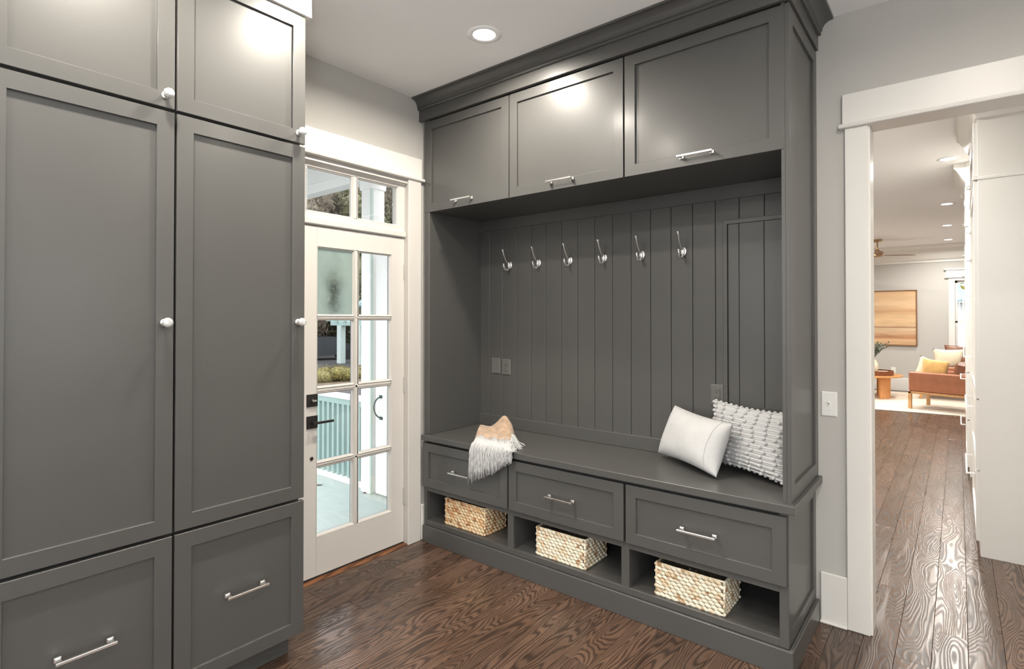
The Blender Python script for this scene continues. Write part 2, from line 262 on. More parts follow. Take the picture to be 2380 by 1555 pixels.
# ------------------------------------------------------------------ mesh building
class MB:
    def __init__(s): s.v = []; s.f = []; s.uv = None
    def add(s, vs, fs, mtx=None):
        n = len(s.v)
        s.v += [tuple(mtx @ Vector(v)) for v in vs] if mtx is not None else [tuple(v) for v in vs]
        s.f += [tuple(i + n for i in f) for f in fs]; return s
    def box(s, x0, x1, y0, y1, z0, z1, b=0.0, mtx=None):
        if b <= 0:
            vs = [(x, y, z) for z in (z0, z1) for y in (y0, y1) for x in (x0, x1)]
            return s.add(vs, [(0, 2, 3, 1), (4, 5, 7, 6), (0, 1, 5, 4), (2, 6, 7, 3), (0, 4, 6, 2), (1, 3, 7, 5)], mtx)
        # chamfered box: 24 vertices
        b = min(b, (x1 - x0) * .45, (y1 - y0) * .45, (z1 - z0) * .45)
        vs = []; idx = {}
        X = (x0, x1); Y = (y0, y1); Z = (z0, z1); sg = (1, -1)
        for i in (0, 1):
            for j in (0, 1):
                for k in (0, 1):
                    x, y, z = X[i], Y[j], Z[k]
                    idx[i, j, k, 0] = len(vs); vs.append((x, y + sg[j] * b, z + sg[k] * b))
                    idx[i, j, k, 1] = len(vs); vs.append((x + sg[i] * b, y, z + sg[k] * b))
                    idx[i, j, k, 2] = len(vs); vs.append((x + sg[i] * b, y + sg[j] * b, z))
        fs = []
        def q(*a): fs.append(tuple(a))
        for i in (0, 1):
            f = [idx[i, 0, 0, 0], idx[i, 1, 0, 0], idx[i, 1, 1, 0], idx[i, 0, 1, 0]]; q(*(f if i else f[::-1]))
        for j in (0, 1):
            f = [idx[0, j, 0, 1], idx[1, j, 0, 1], idx[1, j, 1, 1], idx[0, j, 1, 1]]; q(*(f[::-1] if j else f))
        for k in (0, 1):
            f = [idx[0, 0, k, 2], idx[1, 0, k, 2], idx[1, 1, k, 2], idx[0, 1, k, 2]]; q(*(f if k else f[::-1]))
        for i in (0, 1):
            for j in (0, 1):
                f = [idx[i, j, 0, 0], idx[i, j, 0, 1], idx[i, j, 1, 1], idx[i, j, 1, 0]]; q(*(f if (i + j) % 2 == 0 else f[::-1]))
            for k in (0, 1):
                f = [idx[i, 0, k, 0], idx[i, 1, k, 0], idx[i, 1, k, 2], idx[i, 0, k, 2]]; q(*(f if (i + k) % 2 == 1 else f[::-1]))
        for j in (0, 1):
            for k in (0, 1):
                f = [idx[0, j, k, 1], idx[1, j, k, 1], idx[1, j, k, 2], idx[0, j, k, 2]]; q(*(f if (j + k) % 2 == 0 else f[::-1]))
        for i in (0, 1):
            for j in (0, 1):
                for k in (0, 1):
                    f = [idx[i, j, k, 0], idx[i, j, k, 1], idx[i, j, k, 2]]; q(*f)
        return s.add(vs, fs, mtx)
    def sweep_rect(s, x0, x1, z0, z1, prof, cap=False, mtx=None):
        """mitred frame in the local XZ plane: prof = [(inset, y), ...]"""
        vs = []; fs = []
        for (d, y) in prof: vs += [(x0 + d, y, z0 + d), (x1 - d, y, z0 + d), (x1 - d, y, z1 - d), (x0 + d, y, z1 - d)]
        for k in range(len(prof) - 1):
            for c in range(4):
                a = k * 4 + c; b = k * 4 + (c + 1) % 4; fs.append((a, b, b + 4, a + 4))
        if cap: n = (len(prof) - 1) * 4; fs.append((n, n + 1, n + 2, n + 3))
        return s.add(vs, fs, mtx)
    def lathe(s, prof, n=16, mtx=None, caps=True):
        """around local Z: prof = [(r, z)]"""
        vs = []; fs = []
        for (r, z) in prof:
            for i in range(n): a = 2 * PI * i / n; vs.append((r * math.cos(a), r * math.sin(a), z))
        for k in range(len(prof) - 1):
            for i in range(n): a = k * n + i; b = k * n + (i + 1) % n; fs.append((a, b, b + n, a + n))
        if caps:
            fs.append(tuple(range(n))[::-1]); m = (len(prof) - 1) * n; fs.append(tuple(range(m, m + n)))
        return s.add(vs, fs, mtx)
    def tube(s, pts, rad, n=8, mtx=None):
        pts = [Vector(p) for p in pts]
        if not isinstance(rad, (list, tuple)): rad = [rad] * len(pts)
        vs = []; fs = []; up = Vector((0, 0, 1)); prev = None
        for i, p in enumerate(pts):
            t = (pts[min(i + 1, len(pts) - 1)] - pts[max(i - 1, 0)]).normalized()
            if prev is None:
                a = t.cross(up); a = a if a.length > 1e-3 else t.cross(Vector((1, 0, 0)))
            else: a = prev - t * prev.dot(t)
            a.normalize(); prev = a; b = t.cross(a)
            for k in range(n): th = 2 * PI * k / n; vs.append(p + (a * math.cos(th) + b * math.sin(th)) * rad[i])
        for i in range(len(pts) - 1):
            for k in range(n): q = i * n + k; w = i * n + (k + 1) % n; fs.append((q, w, w + n, q + n))
        fs.append(tuple(range(n))[::-1]); m = (len(pts) - 1) * n; fs.append(tuple(range(m, m + n)))
        return s.add(vs, fs, mtx)
    def ell(s, c, r, n=8, m=5, mtx=None):
        vs = [(0, 0, -1)]; fs = []
        for j in range(1, m):
            p = -PI / 2 + PI * j / m
            for i in range(n): a = 2 * PI * i / n; vs.append((math.cos(p) * math.cos(a), math.cos(p) * math.sin(a), math.sin(p)))
        vs.append((0, 0, 1)); top = len(vs) - 1
        for i in range(n): fs.append((0, 1 + (i + 1) % n, 1 + i)); fs.append((top, top - n + i, top - n + (i + 1) % n))
        for j in range(m - 2):
            for i in range(n): a = 1 + j * n + i; b = 1 + j * n + (i + 1) % n; fs.append((a, b, b + n, a + n))
        R = Matrix.Translation(c) @ (mtx if mtx is not None else Matrix.Identity(4)) @ Matrix.Diagonal((*r, 1))
        return s.add(vs, fs, R)
    def mesh(s, name, m, smooth=False, fix=True):
        me = bpy.data.meshes.new(name); me.from_pydata(s.v, [], s.f)
        if fix:
            bm = bmesh.new(); bm.from_mesh(me); bmesh.ops.recalc_face_normals(bm, faces=bm.faces); bm.to_mesh(me); bm.free()
        if smooth: me.polygons.foreach_set('use_smooth', [True] * len(me.polygons))
        me.materials.append(m); return me
    def build(s, name, m, parent=None, smooth=False, origin=None, **kw):
        me = s.mesh(name, m, smooth)
        if origin is not None: me.transform(Matrix.Translation(-Vector(origin)))
        o = bpy.data.objects.new(name, me); COL.objects.link(o)
        if origin is not None: o.location = origin
        if parent is not None:
            o.parent = parent
        for k, v in kw.items(): o[k] = v
        return o
def bx(*a, **k): return MB().box(*a, **k)
def tag(o, label=None, category=None, group=None, kind=None):
    if label: o['label'] = label
    if category: o['category'] = category
    if group: o['group'] = group
    if kind: o['kind'] = kind
    return o
def thing(name, loc, label, cat, group=None, rz=0, kind=None):
    o = bpy.data.objects.new(name, None); COL.objects.link(o); o.location = loc; o.rotation_euler.z = rz; o.empty_display_size = .1
    return tag(o, label, cat, group, kind)
def struct(name, mb, m, label=None, **k):
    o = mb.build(name, m, **k); o['kind'] = 'structure'
    if label: o['label'] = label
    return o
def sgroup(name, label=None):
    o = bpy.data.objects.new(name, None); COL.objects.link(o); o['kind'] = 'structure'
    if label: o['label'] = label
    return o
def dup(root, loc, label, rz=None, group=None):
    def cp(o, par):
        c = o.copy(); COL.objects.link(c); c.parent = par
        for ch in [x for x in bpy.data.objects if x.parent == o]: cp(ch, c)
        return c
    c = cp(root, None); c.location = loc; c['label'] = label
    if rz is not None: c.rotation_euler.z = rz
    if group: c['group'] = group
    return c

# ------------------------------------------------------------------ room shell
WX = -.035        # surface of the wall with the outside door
WY = .03          # surface of the wall behind the bench
DY0, DY1 = -1.435, -.655          # outside door opening
OX0, OX1, OZ = 2.487, 3.40, 2.412  # doorway opening to the kitchen
floor = struct('floor', bx(-.2, 5.0, -5.0, 11.0, -.06, -.0125), M['subfloor'])
# planks run along Y
PW = .127
plank_len = [1.25, 1.6, 2.0, 2.45]
plank_mesh = [MB().box(-PW / 2 + .0006, PW / 2 - .0006, -l / 2 + .0006, l / 2 - .0006, -.012, 0, b=.0011).mesh('plank', M['floor']) for l in plank_len]
rp = random.Random(3)
def put_plank(x, y0, y1, me=None):
    l = y1 - y0; best = min(range(4), key=lambda i: abs(plank_len[i] - l))
    o = bpy.data.objects.new('plank', plank_mesh[best]); COL.objects.link(o); o.parent = floor
    o.location = (x, (y0 + y1) / 2, rp.uniform(-.0004, 0)); o.scale = (1, l / plank_len[best], 1)
k = 0
npl = 0
x = .0385 - PW / 2
fixed_ends = {0: [], 1: [-1.417], 5: [-.975], 6: [-2.05], 3: [-2.6]}
while x < 3.62:
    cuts = []
    y = -5.0 - rp.uniform(0, 1.6)
    ys = [-5.0]
    while y < 11:
        y += rp.choice([1.9, 2.3, 2.7, 3.1])
        if -4.6 < y < 10.6: ys.append(y)
    ys.append(11.0)
    fe = fixed_ends.get(k, [])
    for q in fe: ys = [v for v in ys if abs(v - q) > .8 or v in (-5., 11.)] + [q]
    ys = sorted(ys)
    if x < .1: ys = [-5.0, -2.9, -1.0, 11.0] if False else ys
    for a, b in zip(ys[:-1], ys[1:]): put_plank(x, a, b); npl += 1
    x += PW; k += 1
# right part of the floor, out of the photograph's view
bigp = MB()
xx = x
while xx < 5.0:
    bigp.box(xx - PW / 2 + .0006, min(xx + PW / 2 - .0006, 5.0), -5, 11, -.012, 0, b=.001); xx += PW
bigp.build('plank_field', M['floor'], floor, kind='stuff')

ceiling = struct('ceiling', bx(-.2, 5.1, -5.1, 11.1, CEIL, CEIL + .1), M['ceiling'])
# wall with outside door, opening for door + transom (z to 2.405)
wl = MB(); TZ = 2.405
wl.box(-.2, WX, -5.1, DY0, 0, CEIL); wl.box(-.2, WX, DY1, 5.5, 0, CEIL); wl.box(-.2, WX, DY0, DY1, TZ, CEIL)
wl.box(-.2, WX, 5.5, 6.7, 0, CEIL)
wl.box(-.2, WX, 6.7, 9.3, 0, .6); wl.box(-.2, WX, 6.7, 9.3, 2.4, CEIL); wl.box(-.2, WX, 9.3, 11.1, 0, CEIL)
struct('wall_left', wl, M['wall'])
wb = MB(); wb.box(WX, OX0 - .012, WY, .15, 0, CEIL); wb.box(OX1 + .012, 5.0, WY, .15, 0, CEIL); wb.box(OX0 - .012, OX1 + .012, WY, .15, OZ + .012, CEIL)
struct('wall_back', wb, M['wall'])
# behind the camera: two windowed walls
def windowed_wall(name, fixed, a0, a1, wins, axis, t=.12):
    m = MB()
    def add(p, q, r, s_):
        if axis == 'x': m.box(fixed, fixed + t, p, q, r, s_)
        else: m.box(p, q, fixed, fixed + t, r, s_)
    c = a0
    for (w0, w1, z0, z1) in wins: add(c, w0, 0, CEIL); add(w0, w1, 0, z0); add(w0, w1, z1, CEIL); c = w1
    add(c, a1, 0, CEIL)
    return struct(name, m, M['wall'])
W3 = [(-4.7, -2.4, .25, 2.7), (-2.0, -1.25, .8, 2.3)]; W4 = [(.3, 1.3, .6, 2.5), (1.9, 4.8, .25, 2.7)]  # the wide openings are unseen, added to let in more daylight
windowed_wall('wall_right', 5.0, -5.1, .15, W3, 'x')
windowed_wall('wall_front', -5.12, 0, 5.1, W4, 'y')
windowed_wall('wall_far', 11.0, 0, 5.1, [(2.76, 3.66, .62, 2.26)], 'y')
windowed_wall('wall_living_right', 5.0, 4.9, 11.1, [(7.9, 10.1, .6, 2.4)], 'x')
struct('wall_kitchen_right', bx(3.56, 5.0, .15, 5.6, 0, CEIL), M['wall'])

def window_unit(name, axis, fixed, a0, a1, z0, z1, inward, label):
    """cased sash window; inward = +1/-1 direction of the room"""
    w = sgroup(name, label)
    def frame(prof_w, d0, d1, b):
        m = MB()
        for (p, q, r, s_) in ((a0 - prof_w, a0, z0 - prof_w, z1 + prof_w), (a1, a1 + prof_w, z0 - prof_w, z1 + prof_w), (a0, a1, z1, z1 + prof_w), (a0, a1, z0 - prof_w, z0)):
            lo, hi = sorted((fixed + d0 * inward, fixed + d1 * inward))
            if axis == 'x': m.box(lo, hi, p, q, r, s_, b=b)
            else: m.box(p, q, lo, hi, r, s_, b=b)
        return m
    frame(.10, 0.0, .02, .003).build('casing', M['trim'], w)
    m = MB(); mid = (z0 + z1) / 2; ac = (a0 + a1) / 2
    for (p, q, r, s_) in ((a0, a0 + .04, z0, z1), (a1 - .04, a1, z0, z1), (a0, a1, z0, z0 + .05), (a0, a1, z1 - .05, z1), (a0, a1, mid - .02, mid + .02)):
        lo, hi = sorted((fixed - .03 * inward, fixed - .07 * inward))
        if axis == 'x': m.box(lo, hi, p, q, r, s_, b=.003)
        else: m.box(p, q, lo, hi, r, s_, b=.003)
    m.build('sash', M['trim'], w)
    for (r, s_) in ((z0 + .05, mid - .02), (mid + .02, z1 - .05)):
        g = MB(); lo, hi = sorted((fixed - .048 * inward, fixed - .052 * inward))
        if axis == 'x': g.box(lo, hi, a0 + .04, a1 - .04, r, s_)
        else: g.box(a0 + .04, a1 - .04, lo, hi, r, s_)
        g.build('pane', M['glass'], w)
    m = MB(); lo, hi = sorted((fixed + .05 * inward, fixed - .1 * inward))
    if axis == 'x': m.box(lo, hi, a0 - .12, a1 + .12, z0 - .03, z0, b=.004)
    else: m.box(a0 - .12, a1 + .12, lo, hi, z0 - .03, z0, b=.004)
    m.build('sill', M['trim'], w)
    return w
window_unit('window_3', 'x', 5.0, *W3[1], -1, 'narrow double-hung window on the wall right of the camera')
window_unit('added_window_right', 'x', 5.0, *W3[0], -1, 'wide window right of the camera, unseen and added for more daylight')
window_unit('window_4', 'y', -5.0, *W4[0], 1, 'narrow window on the wall behind the camera')
window_unit('added_window_front', 'y', -5.0, *W4[1], 1, 'wide window behind the camera, unseen and added for more daylight')
w2 = window_unit('window_2', 'y', 11.0, 2.76, 3.66, .62, 2.26, -1, 'white cased window at the end of the living room, right of the painting')
hd = MB(); hd.box(2.62, 3.80, 10.965, 11.0, 2.33, 2.47, b=.003); hd.box(2.59, 3.83, 10.945, 11.0, 2.47, 2.50, b=.004); hd.box(2.60, 3.82, 10.955, 11.0, 2.315, 2.335, b=.004)
hd.build('header', M['trim'], w2)
window_unit('window_5', 'x', WX, 6.7, 9.3, .6, 2.4, 1, 'wide window on the left wall of the living room')
window_unit('window_6', 'x', 5.0, 7.9, 10.1, .6, 2.4, -1, 'window on the right wall of the living room')

# doorway to the kitchen (casing + jambs)
d2 = sgroup('door_2', 'white cased opening leading to the kitchen and living room')
CF = .012
m = MB(); m.box(2.384, 2.478, CF, WY, 0, OZ, b=.003); m.build('casing_side', M['trim'], d2)
m = MB(); m.box(OX1 + .008, OX1 + .102, CF, WY, 0, OZ, b=.003); m.build('casing_side', M['trim'], d2)
m = MB(); m.box(2.374, OX1 + .112, CF - .004, WY, OZ + .02, 2.577, b=.003); m.build('header_board', M['trim'], d2)
m = MB(); m.tube([(2.362, .003, OZ + .01), (OX1 + .125, .003, OZ + .01)], .011, 8); m.box(2.362, OX1 + .125, .003, WY, OZ, OZ + .02, b=.002); m.build('header_bead', M['trim'], d2, smooth=False)
for xx in (OX0 - .012, OX1):
    bx(xx, xx + .012, WY - .003, .153, 0, OZ, b=.001).build('jamb', M['trim'], d2)
bx(OX0, OX1, WY - .003, .153, OZ, OZ + .012, b=.001).build('jamb', M['trim'], d2)
bx(2.384, 2.478, .15, .168, 0, OZ, b=.003).build('casing_side', M['trim'], d2)
bx(2.374, OX1 + .11, .15, .168, OZ + .003, 2.577, b=.003).build('casing_side', M['trim'], d2)

# baseboards
def base(name, parts, h=.245):
    m = MB()
    for (x0, x1, y0, y1) in parts: m.box(x0, x1, y0, y1, 0, h, b=.004)
    return struct(name, m, M['trim'])
base('baseboard_back', [(2.27, 2.384, .014, WY), (OX1 + .102, 5.0, .014, WY)])
m = MB(); m.tube([(2.27, .009, .006), (2.384, .009, .006)], .007, 8); struct('trim_2', m, M['trim'], 'white quarter-round shoe at the foot of the short baseboard')
base('baseboard_left', [(WX, WX + .016, -.548, WY), (WX, WX + .016, -5, -2.83)], .235)
base('baseboard_right', [(4.984, 5.0, -5, .02)]); base('baseboard_front', [(0, 5, -5.0, -4.984)])
base('baseboard_far', [(0, 5, 10.982, 11.0)], .265)
base('baseboard_living_left', [(WX, WX + .016, .17, 11.0)])

# living-room cove crown along the far wall
prof = [(0, .33), (.015, .33), (.015, .30), (.03, .285), (.06, .27), (.10, .22), (.14, .14), (.20, .07), (.30, .03), (.34, .025), (.34, 0)]
m = MB(); n = len(prof)
vs = [(xx, 11.0 - d, CEIL - z) for xx in (0.0, 5.0) for (d, z) in prof]
m.add(vs, [(i, i + 1, i + 1 + n, i + n) for i in range(n - 1)]); struct('trim_3', m, M['trim'], 'deep white crown moulding along the far living room wall')

# ------------------------------------------------------------------ outside door with transom (in wall_left)
def yz_box(m, x0, x1, y0, y1, z0, z1, b=0): return m.box(x0, x1, y0, y1, z0, z1, b=b)
d1 = sgroup('door_1', 'warm white outside door with eight glass panes, black lever and deadbolt')
DF = -.070   # inner face of the door leaf
cols = [(-1.293, -1.055), (-1.010, -.772)]
rows = [(1.519, 1.905), (1.100, 1.483), (.668, 1.057), (.246, .628)]
m = MB(); T0 = DF - .045
yz_box(m, T0, DF, DY0 + .004, -1.303, .012, 2.028, .002); yz_box(m, T0, DF, -.762, DY1 - .004, .012, 2.028, .002)
yz_box(m, T0, DF, -1.303, -.762, 1.915, 2.028, 0); yz_box(m, T0, DF, -1.303, -.762, .012, .236, 0)
m.build('leaf', M['door_white'], d1)
m = MB()
yz_box(m, DF - .03, DF - .002, -1.045, -1.02, .236, 1.915, .006)
for (a, b) in ((1.483, 1.519), (1.057, 1.100), (.628, .668)):
    yz_box(m, DF - .03, DF - .002, -1.303, -.762, a + .01, b - .01, .006)
m.build('glazing_bar', M['door_white'], d1)
# sticking (sloped bead) round every pane : local XZ plane rotated so that local X -> world Y, local -Y -> world +X
RY = Matrix.Rotation(PI / 2, 4, 'Z')
def side_mtx(x): return Matrix.Translation((x, 0, 0)) @ RY
for ci, (ya, yb) in enumerate(cols):
    for ri, (za, zb) in enumerate(rows):
        MB().sweep_rect(ya - .0105, yb + .0105, za - .0105, zb + .0105, [(0, 0), (.002, -.001), (.0045, .002), (.0075, .010), (.0105, .012), (.0105, .03)], mtx=side_mtx(DF)).build('pane_moulding', M['door_white'], d1)
        bx(DF - .0225, DF - .0185, ya - .002, yb + .002, za - .002, zb + .002).build('pane', M['glass_hazy'] if (ci, ri) == (0, 0) else M['glass'], d1, **({'label': 'hazy mint pane, clearer in its middle'} if (ci, ri) == (0, 0) else {}))
        MB().sweep_rect(ya - .012, yb + .012, za - .012, zb + .012, [(0, .0), (.0105, .0), (.0105, .014), (0, .014)], mtx=side_mtx(DF - .0235)).build('dark_edge_ring', M['rubber'], d1)  # thin dark ring behind each pane edge
# hardware
def plate(z0, z1, y0, y1): return bx(DF, DF + .007, y0, y1, z0, z1, b=.001)
lk = plate(.99, 1.061, -1.368, -1.300).build('deadbolt', M['black_metal'], d1)
MB().lathe([(.012, 0), (.012, .006), (.009, .008)], 16, Matrix.Translation((DF + .007, -1.332, 1.025)) @ Matrix.Rotation(PI / 2, 4, 'Y')).build('thumb_turn_base', M['black_metal'], lk)
bx(DF + .013, DF + .03, -1.345, -1.318, 1.020, 1.030, b=.002).build('thumb_turn', M['chrome'], lk)
lv = plate(.865, .937, -1.368, -1.300).build('lever_handle', M['black_metal'], d1)
m = MB().lathe([(.010, 0), (.010, .04)], 14, Matrix.Translation((DF + .006, -1.336, .901)) @ Matrix.Rotation(PI / 2, 4, 'Y'))
m.box(DF + .040, DF + .052, -1.348, -1.222, .894, .908, b=.002); m.build('lever', M['black_metal'], lv)
MB().lathe([(.011, 0), (.011, .003), (.008, .005)], 16, Matrix.Translation((DF, -1.335, .693)) @ Matrix.Rotation(PI / 2, 4, 'Y')).build('flush_cap', M['black_metal'], d1)
for zc in (1.805, 1.056, .316):
    m = MB().tube([(DF + .004, DY1 - .002, zc - .052), (DF + .004, DY1 - .002, zc + .052)], .0055, 8)
    m.tube([(DF + .004, DY1 - .002, zc - .058), (DF + .004, DY1 - .002, zc + .058)], .0035, 8); m.box(DF, DF + .002, DY1 - .014, DY1 - .002, zc - .05, zc + .05)
    m.build('hinge', M['hinge_steel'], d1)
bx(DF - .045, DF + .002, DY0 + .006, DY1 - .006, .0045, .014, b=.001).build('door_sweep', M['rubber'], d1)
bx(-.20, DF + .048, DY0, DY1, -.010, .0045, b=.003).build('threshold', M['threshold'], d1)
# jambs
for (a, b) in ((DY0 - .02, DY0 + .0015), (DY1 - .0015, DY1 + .02)): bx(-.2, WX, a, b, 0, TZ, b=.001).build('jamb', M['door_white'], d1)
bx(-.2, WX, DY0, DY1, TZ - .012, TZ, b=.001).build('jamb', M['door_white'], d1)
# casing
CX = WX + .018
bx(WX, CX, DY1 - .010, -.556, 0, 2.42, b=.003).build('casing_side', M['door_white'], d1)
bx(WX, CX, -1.535, DY0 + .010, 0, 2.42, b=.003).build('casing_side', M['door_white'], d1)
bx(WX, CX + .004, -1.545, -.553, 2.44, 2.573, b=.003).build('header_board', M['trim'], d1)
m = MB().tube([(CX + .008, -1.56, 2.43), (CX + .008, -.535, 2.43)], .010, 8); m.box(WX, CX + .008, -1.56, -.535, 2.42, 2.44, b=.002); m.build('header_bead', M['trim'], d1)
# transom
w1 = sgroup('window_1', 'two-pane transom window above the outside door')
tcols = [(-1.363, -1.067), (-1.020, -.715)]; tz = (2.117, 2.360)
m = MB()
yz_box(m, DF - .04, DF, DY0 + .002, -1.375, 2.075, 2.398, .002); yz_box(m, DF - .04, DF, -.703, DY1 - .002, 2.075, 2.398, .002)
yz_box(m, DF - .04, DF, -1.375, -.703, 2.37, 2.398); yz_box(m, DF - .04, DF, -1.375, -.703, 2.075, 2.107); yz_box(m, DF - .03, DF - .002, -1.057, -1.030, 2.107, 2.37, .005)
m.build('sash', M['door_white'], w1)
bx(DF - .06, DF + .018, DY0, DY1, 2.034, 2.075, b=.006).build('transom_bar', M['door_white'], w1)
bx(DF, DF + .012, DY0, DY1, 2.385, 2.398, b=.004).build('stop_bead', M['door_white'], w1)
for (ya, yb) in tcols:
    MB().sweep_rect(ya - .0105, yb + .0105, tz[0] - .0105, tz[1] + .0105, [(0, 0), (.002, -.001), (.0045, .002), (.0075, .008), (.0105, .010), (.0105, .03)], mtx=side_mtx(DF)).build('pane_moulding', M['door_white'], w1)
    bx(DF - .022, DF - .018, ya - .002, yb + .002, tz[0] - .002, tz[1] + .002).build('pane', M['glass'], w1)

# ------------------------------------------------------------------ shared cabinet hardware and fronts (local: width X, height Z, front faces -Y, back at y=0)
def pull_mesh(L=.165):
    m = MB(); h = .034
    m.box(-L / 2, L / 2, -h - .009, -h, -.0045, .0045, b=.001)
    for s_ in (-1, 1):
        c = s_ * (L / 2 - .012)
        m.box(c - .006, c + .006, -h - .004, 0, -.0045, .0045, b=.001); m.box(c - .010, c + .010, -.010, 0, -.008, .008, b=.0015)
    return m.mesh('handle', M['chrome'])
PULL = pull_mesh(); PULL_L = pull_mesh(.175)
def knob_mesh():
    m = MB(); R = Matrix.Rotation(PI / 2, 4, 'X')
    m.lathe([(.013, 0), (.013, .003), (.008, .006), (.0065, .014), (.0075, .018), (.012, .021), (.0125, .024)], 18, R)
    return m.mesh('knob', M['chrome'], smooth=False)
KNOB = knob_mesh()
m = MB(); m.lathe([(.0115, .024), (.0165, .028), (.0185, .036), (.0165, .044), (.0100, .048), (.0, .0485)], 10, Matrix.Rotation(PI / 2, 4, 'X'), caps=False)
CRYS = m.mesh('knob_crystal', M['crystal'])
def place(me, name, parent, loc, rz=0):
    o = bpy.data.objects.new(name, me); COL.objects.link(o); o.parent = parent; o.location = loc; o.rotation_euler.z = rz; return o
def shaker(name, parent, w, h, loc, rz=0, fr=.056, t=.020, m_=None, rec=.011):
    """five-piece front: frame object (origin lower left front-back corner) and its panel as a sub-part"""
    m_ = m_ or M['paint_dark']
    f = MB().sweep_rect(0, w, 0, h, [(0, 0), (0, -t + .0015), (.0015, -t), (fr - .001, -t), (fr, -t + .001), (fr, -t + rec)])
    o = f.build(name, m_, parent); o.location = loc; o.rotation_euler.z = rz
    p = MB().box(fr - .004, w - fr + .004, -t + rec, -.001, fr - .004, h - fr + .004)
    p.build('panel', m_, o)
    return o
PD = M['paint_dark']

# ------------------------------------------------------------------ bench base cabinet
HT = .716
bc = thing('bench_cabinet', (1.125, -.28, 0), 'charcoal base cabinet of the mudroom bench with three drawers over open cubbies', 'cabinet')
O = Vector((-1.125, .28, 0))
def loc(x, y, z): return (x + O.x, y + O.y, z)
def bb(m, x0, x1, y0, y1, z0, z1, b=0): return m.box(x0 + O.x, x1 + O.x, y0 + O.y, y1 + O.y, z0, z1, b=b)
XR = 2.250
m = MB(); FY = -.540
bb(m, 0, .024, FY, -.515, .109, .68, .001); bb(m, 2.213, XR - .0005, FY, -.515, .109, .68, .001)      # face frame
bb(m, .727, .772, FY, -.515, .142, .338, .001); bb(m, 1.473, 1.517, FY, -.515, .142, .338, .001)
bb(m, .024, 2.213, FY, -.515, .338, .374, .001); bb(m, .024, 2.213, FY, -.515, .109, .142, .001); bb(m, .024, 2.213, -.52, -.50, .64, .68)
bb(m, .735, .752, -.52, -.50, .374, .66); bb(m, 1.491, 1.508, -.52, -.50, .374, .66)
m.build('face_frame', PD, bc)
m = MB()
bb(m, 0, .024, -.515, -.02, 0, .68); bb(m, .735, .764, -.515, -.02, .142, .36); bb(m, 1.481, 1.509, -.515, -.02, .142, .36)
bb(m, 2.213, XR - .018, -.515, -.02, 0, .68); bb(m, .024, 2.213, -.515, -.02, .12, .1415); bb(m, .024, 2.213, -.515, -.02, .338, .355); bb(m, 0, XR - .018, -.03, .028, 0, .68)
m.build('carcass', PD, bc)
for (a, b) in ((.003, .738), (.750, 1.495), (1.507, 2.245)):
    w = b - a; dr = shaker('drawer', bc, w, .290, loc(a, FY, .373), fr=.056)
    place(PULL_L, 'handle', dr, (w / 2, -.020, .1415))
m = MB(); bb(m, 0, 2.268, -.557, -.541, 0, .109, .002); bb(m, XR, 2.268, -.541, .013, 0, .109, .002); m.build('plinth', PD, bc)
# framed end panel on the right side (faces +X)
ep = MB().sweep_rect(0, .565, 0, .571, [(0, .0), (0, -.016), (.0015, -.0175), (.060, -.0175), (.061, -.0165), (.061, -.008)]).build('end_panel', PD, bc)
ep.location = loc(XR - .0175, -.539, .109); ep.rotation_euler.z = PI / 2
MB().box(.057, .508, -.008, -.001, .057, .514).build('panel', PD, ep)

bt = thing('bench_slab', (1.14, -.28, .68), 'charcoal painted bench seat board spanning all three drawers', 'bench top')
bx(-1.14, 1.14, -.290, .305, 0, .036, b=.002).build('board', PD, bt)

# ------------------------------------------------------------------ hutch : end panels, beadboard back, upper cabinets, crown
hu = thing('coat_hutch', (1.13, -.27, HT), 'charcoal built-in hutch with beadboard back and three upper cabinet doors', 'built-in cabinet')
O = Vector((-1.13, .27, -HT))
def loc(x, y, z): return (x + O.x, y + O.y, z + O.z)
def bb(m, x0, x1, y0, y1, z0, z1, b=0): return m.box(x0 + O.x, x1 + O.x, y0 + O.y, y1 + O.y, z0 + O.z, z1 + O.z, b=b)
m = MB(); bb(m, -.002, .045, -.538, .028, HT, 2.90, .002); m.build('end_panel', PD, hu)
UX0, UX1 = 2.228, 2.262
m = MB(); bb(m, UX0, UX1 - .0175, -.520, .028, HT, 2.90); bb(m, UX0, UX1 - .018, -.538, -.520, HT, 2.90, .001); up = m.build('end_panel', PD, hu)
ep = MB().sweep_rect(0, .566, 0, 2.11, [(0, 0), (0, -.016), (.0015, -.0175), (.066, -.0175), (.067, -.0165), (.067, -.0075)]).build('end_panel_frame', PD, hu)
ep.location = loc(UX1 - .0175, -.538, HT + .0005); ep.rotation_euler.z = PI / 2
MB().box(.063, .503, -.0075, -.001, .063, 2.047).build('panel', PD, ep)
# upper cabinet box
m = MB(); bb(m, .045, UX0, -.520, .028, 2.212, 2.232); bb(m, .045, UX0, -.490, -.475, 2.232, 2.90); bb(m, .045, UX0, -.505, .028, 2.88, 2.90); bb(m, .045, UX0, -.520, -.475, 2.845, 2.90); m.build('cabinet_box', PD, hu)
for (a, b) in ((.004, .733), (.741, 1.488), (1.496, 2.238)):
    w = b - a; d = shaker('cabinet_door', hu, w, .614, loc(a, -.5205, 2.211), fr=.057)
    place(PULL, 'handle', d, (w / 2, -.020, .0425))
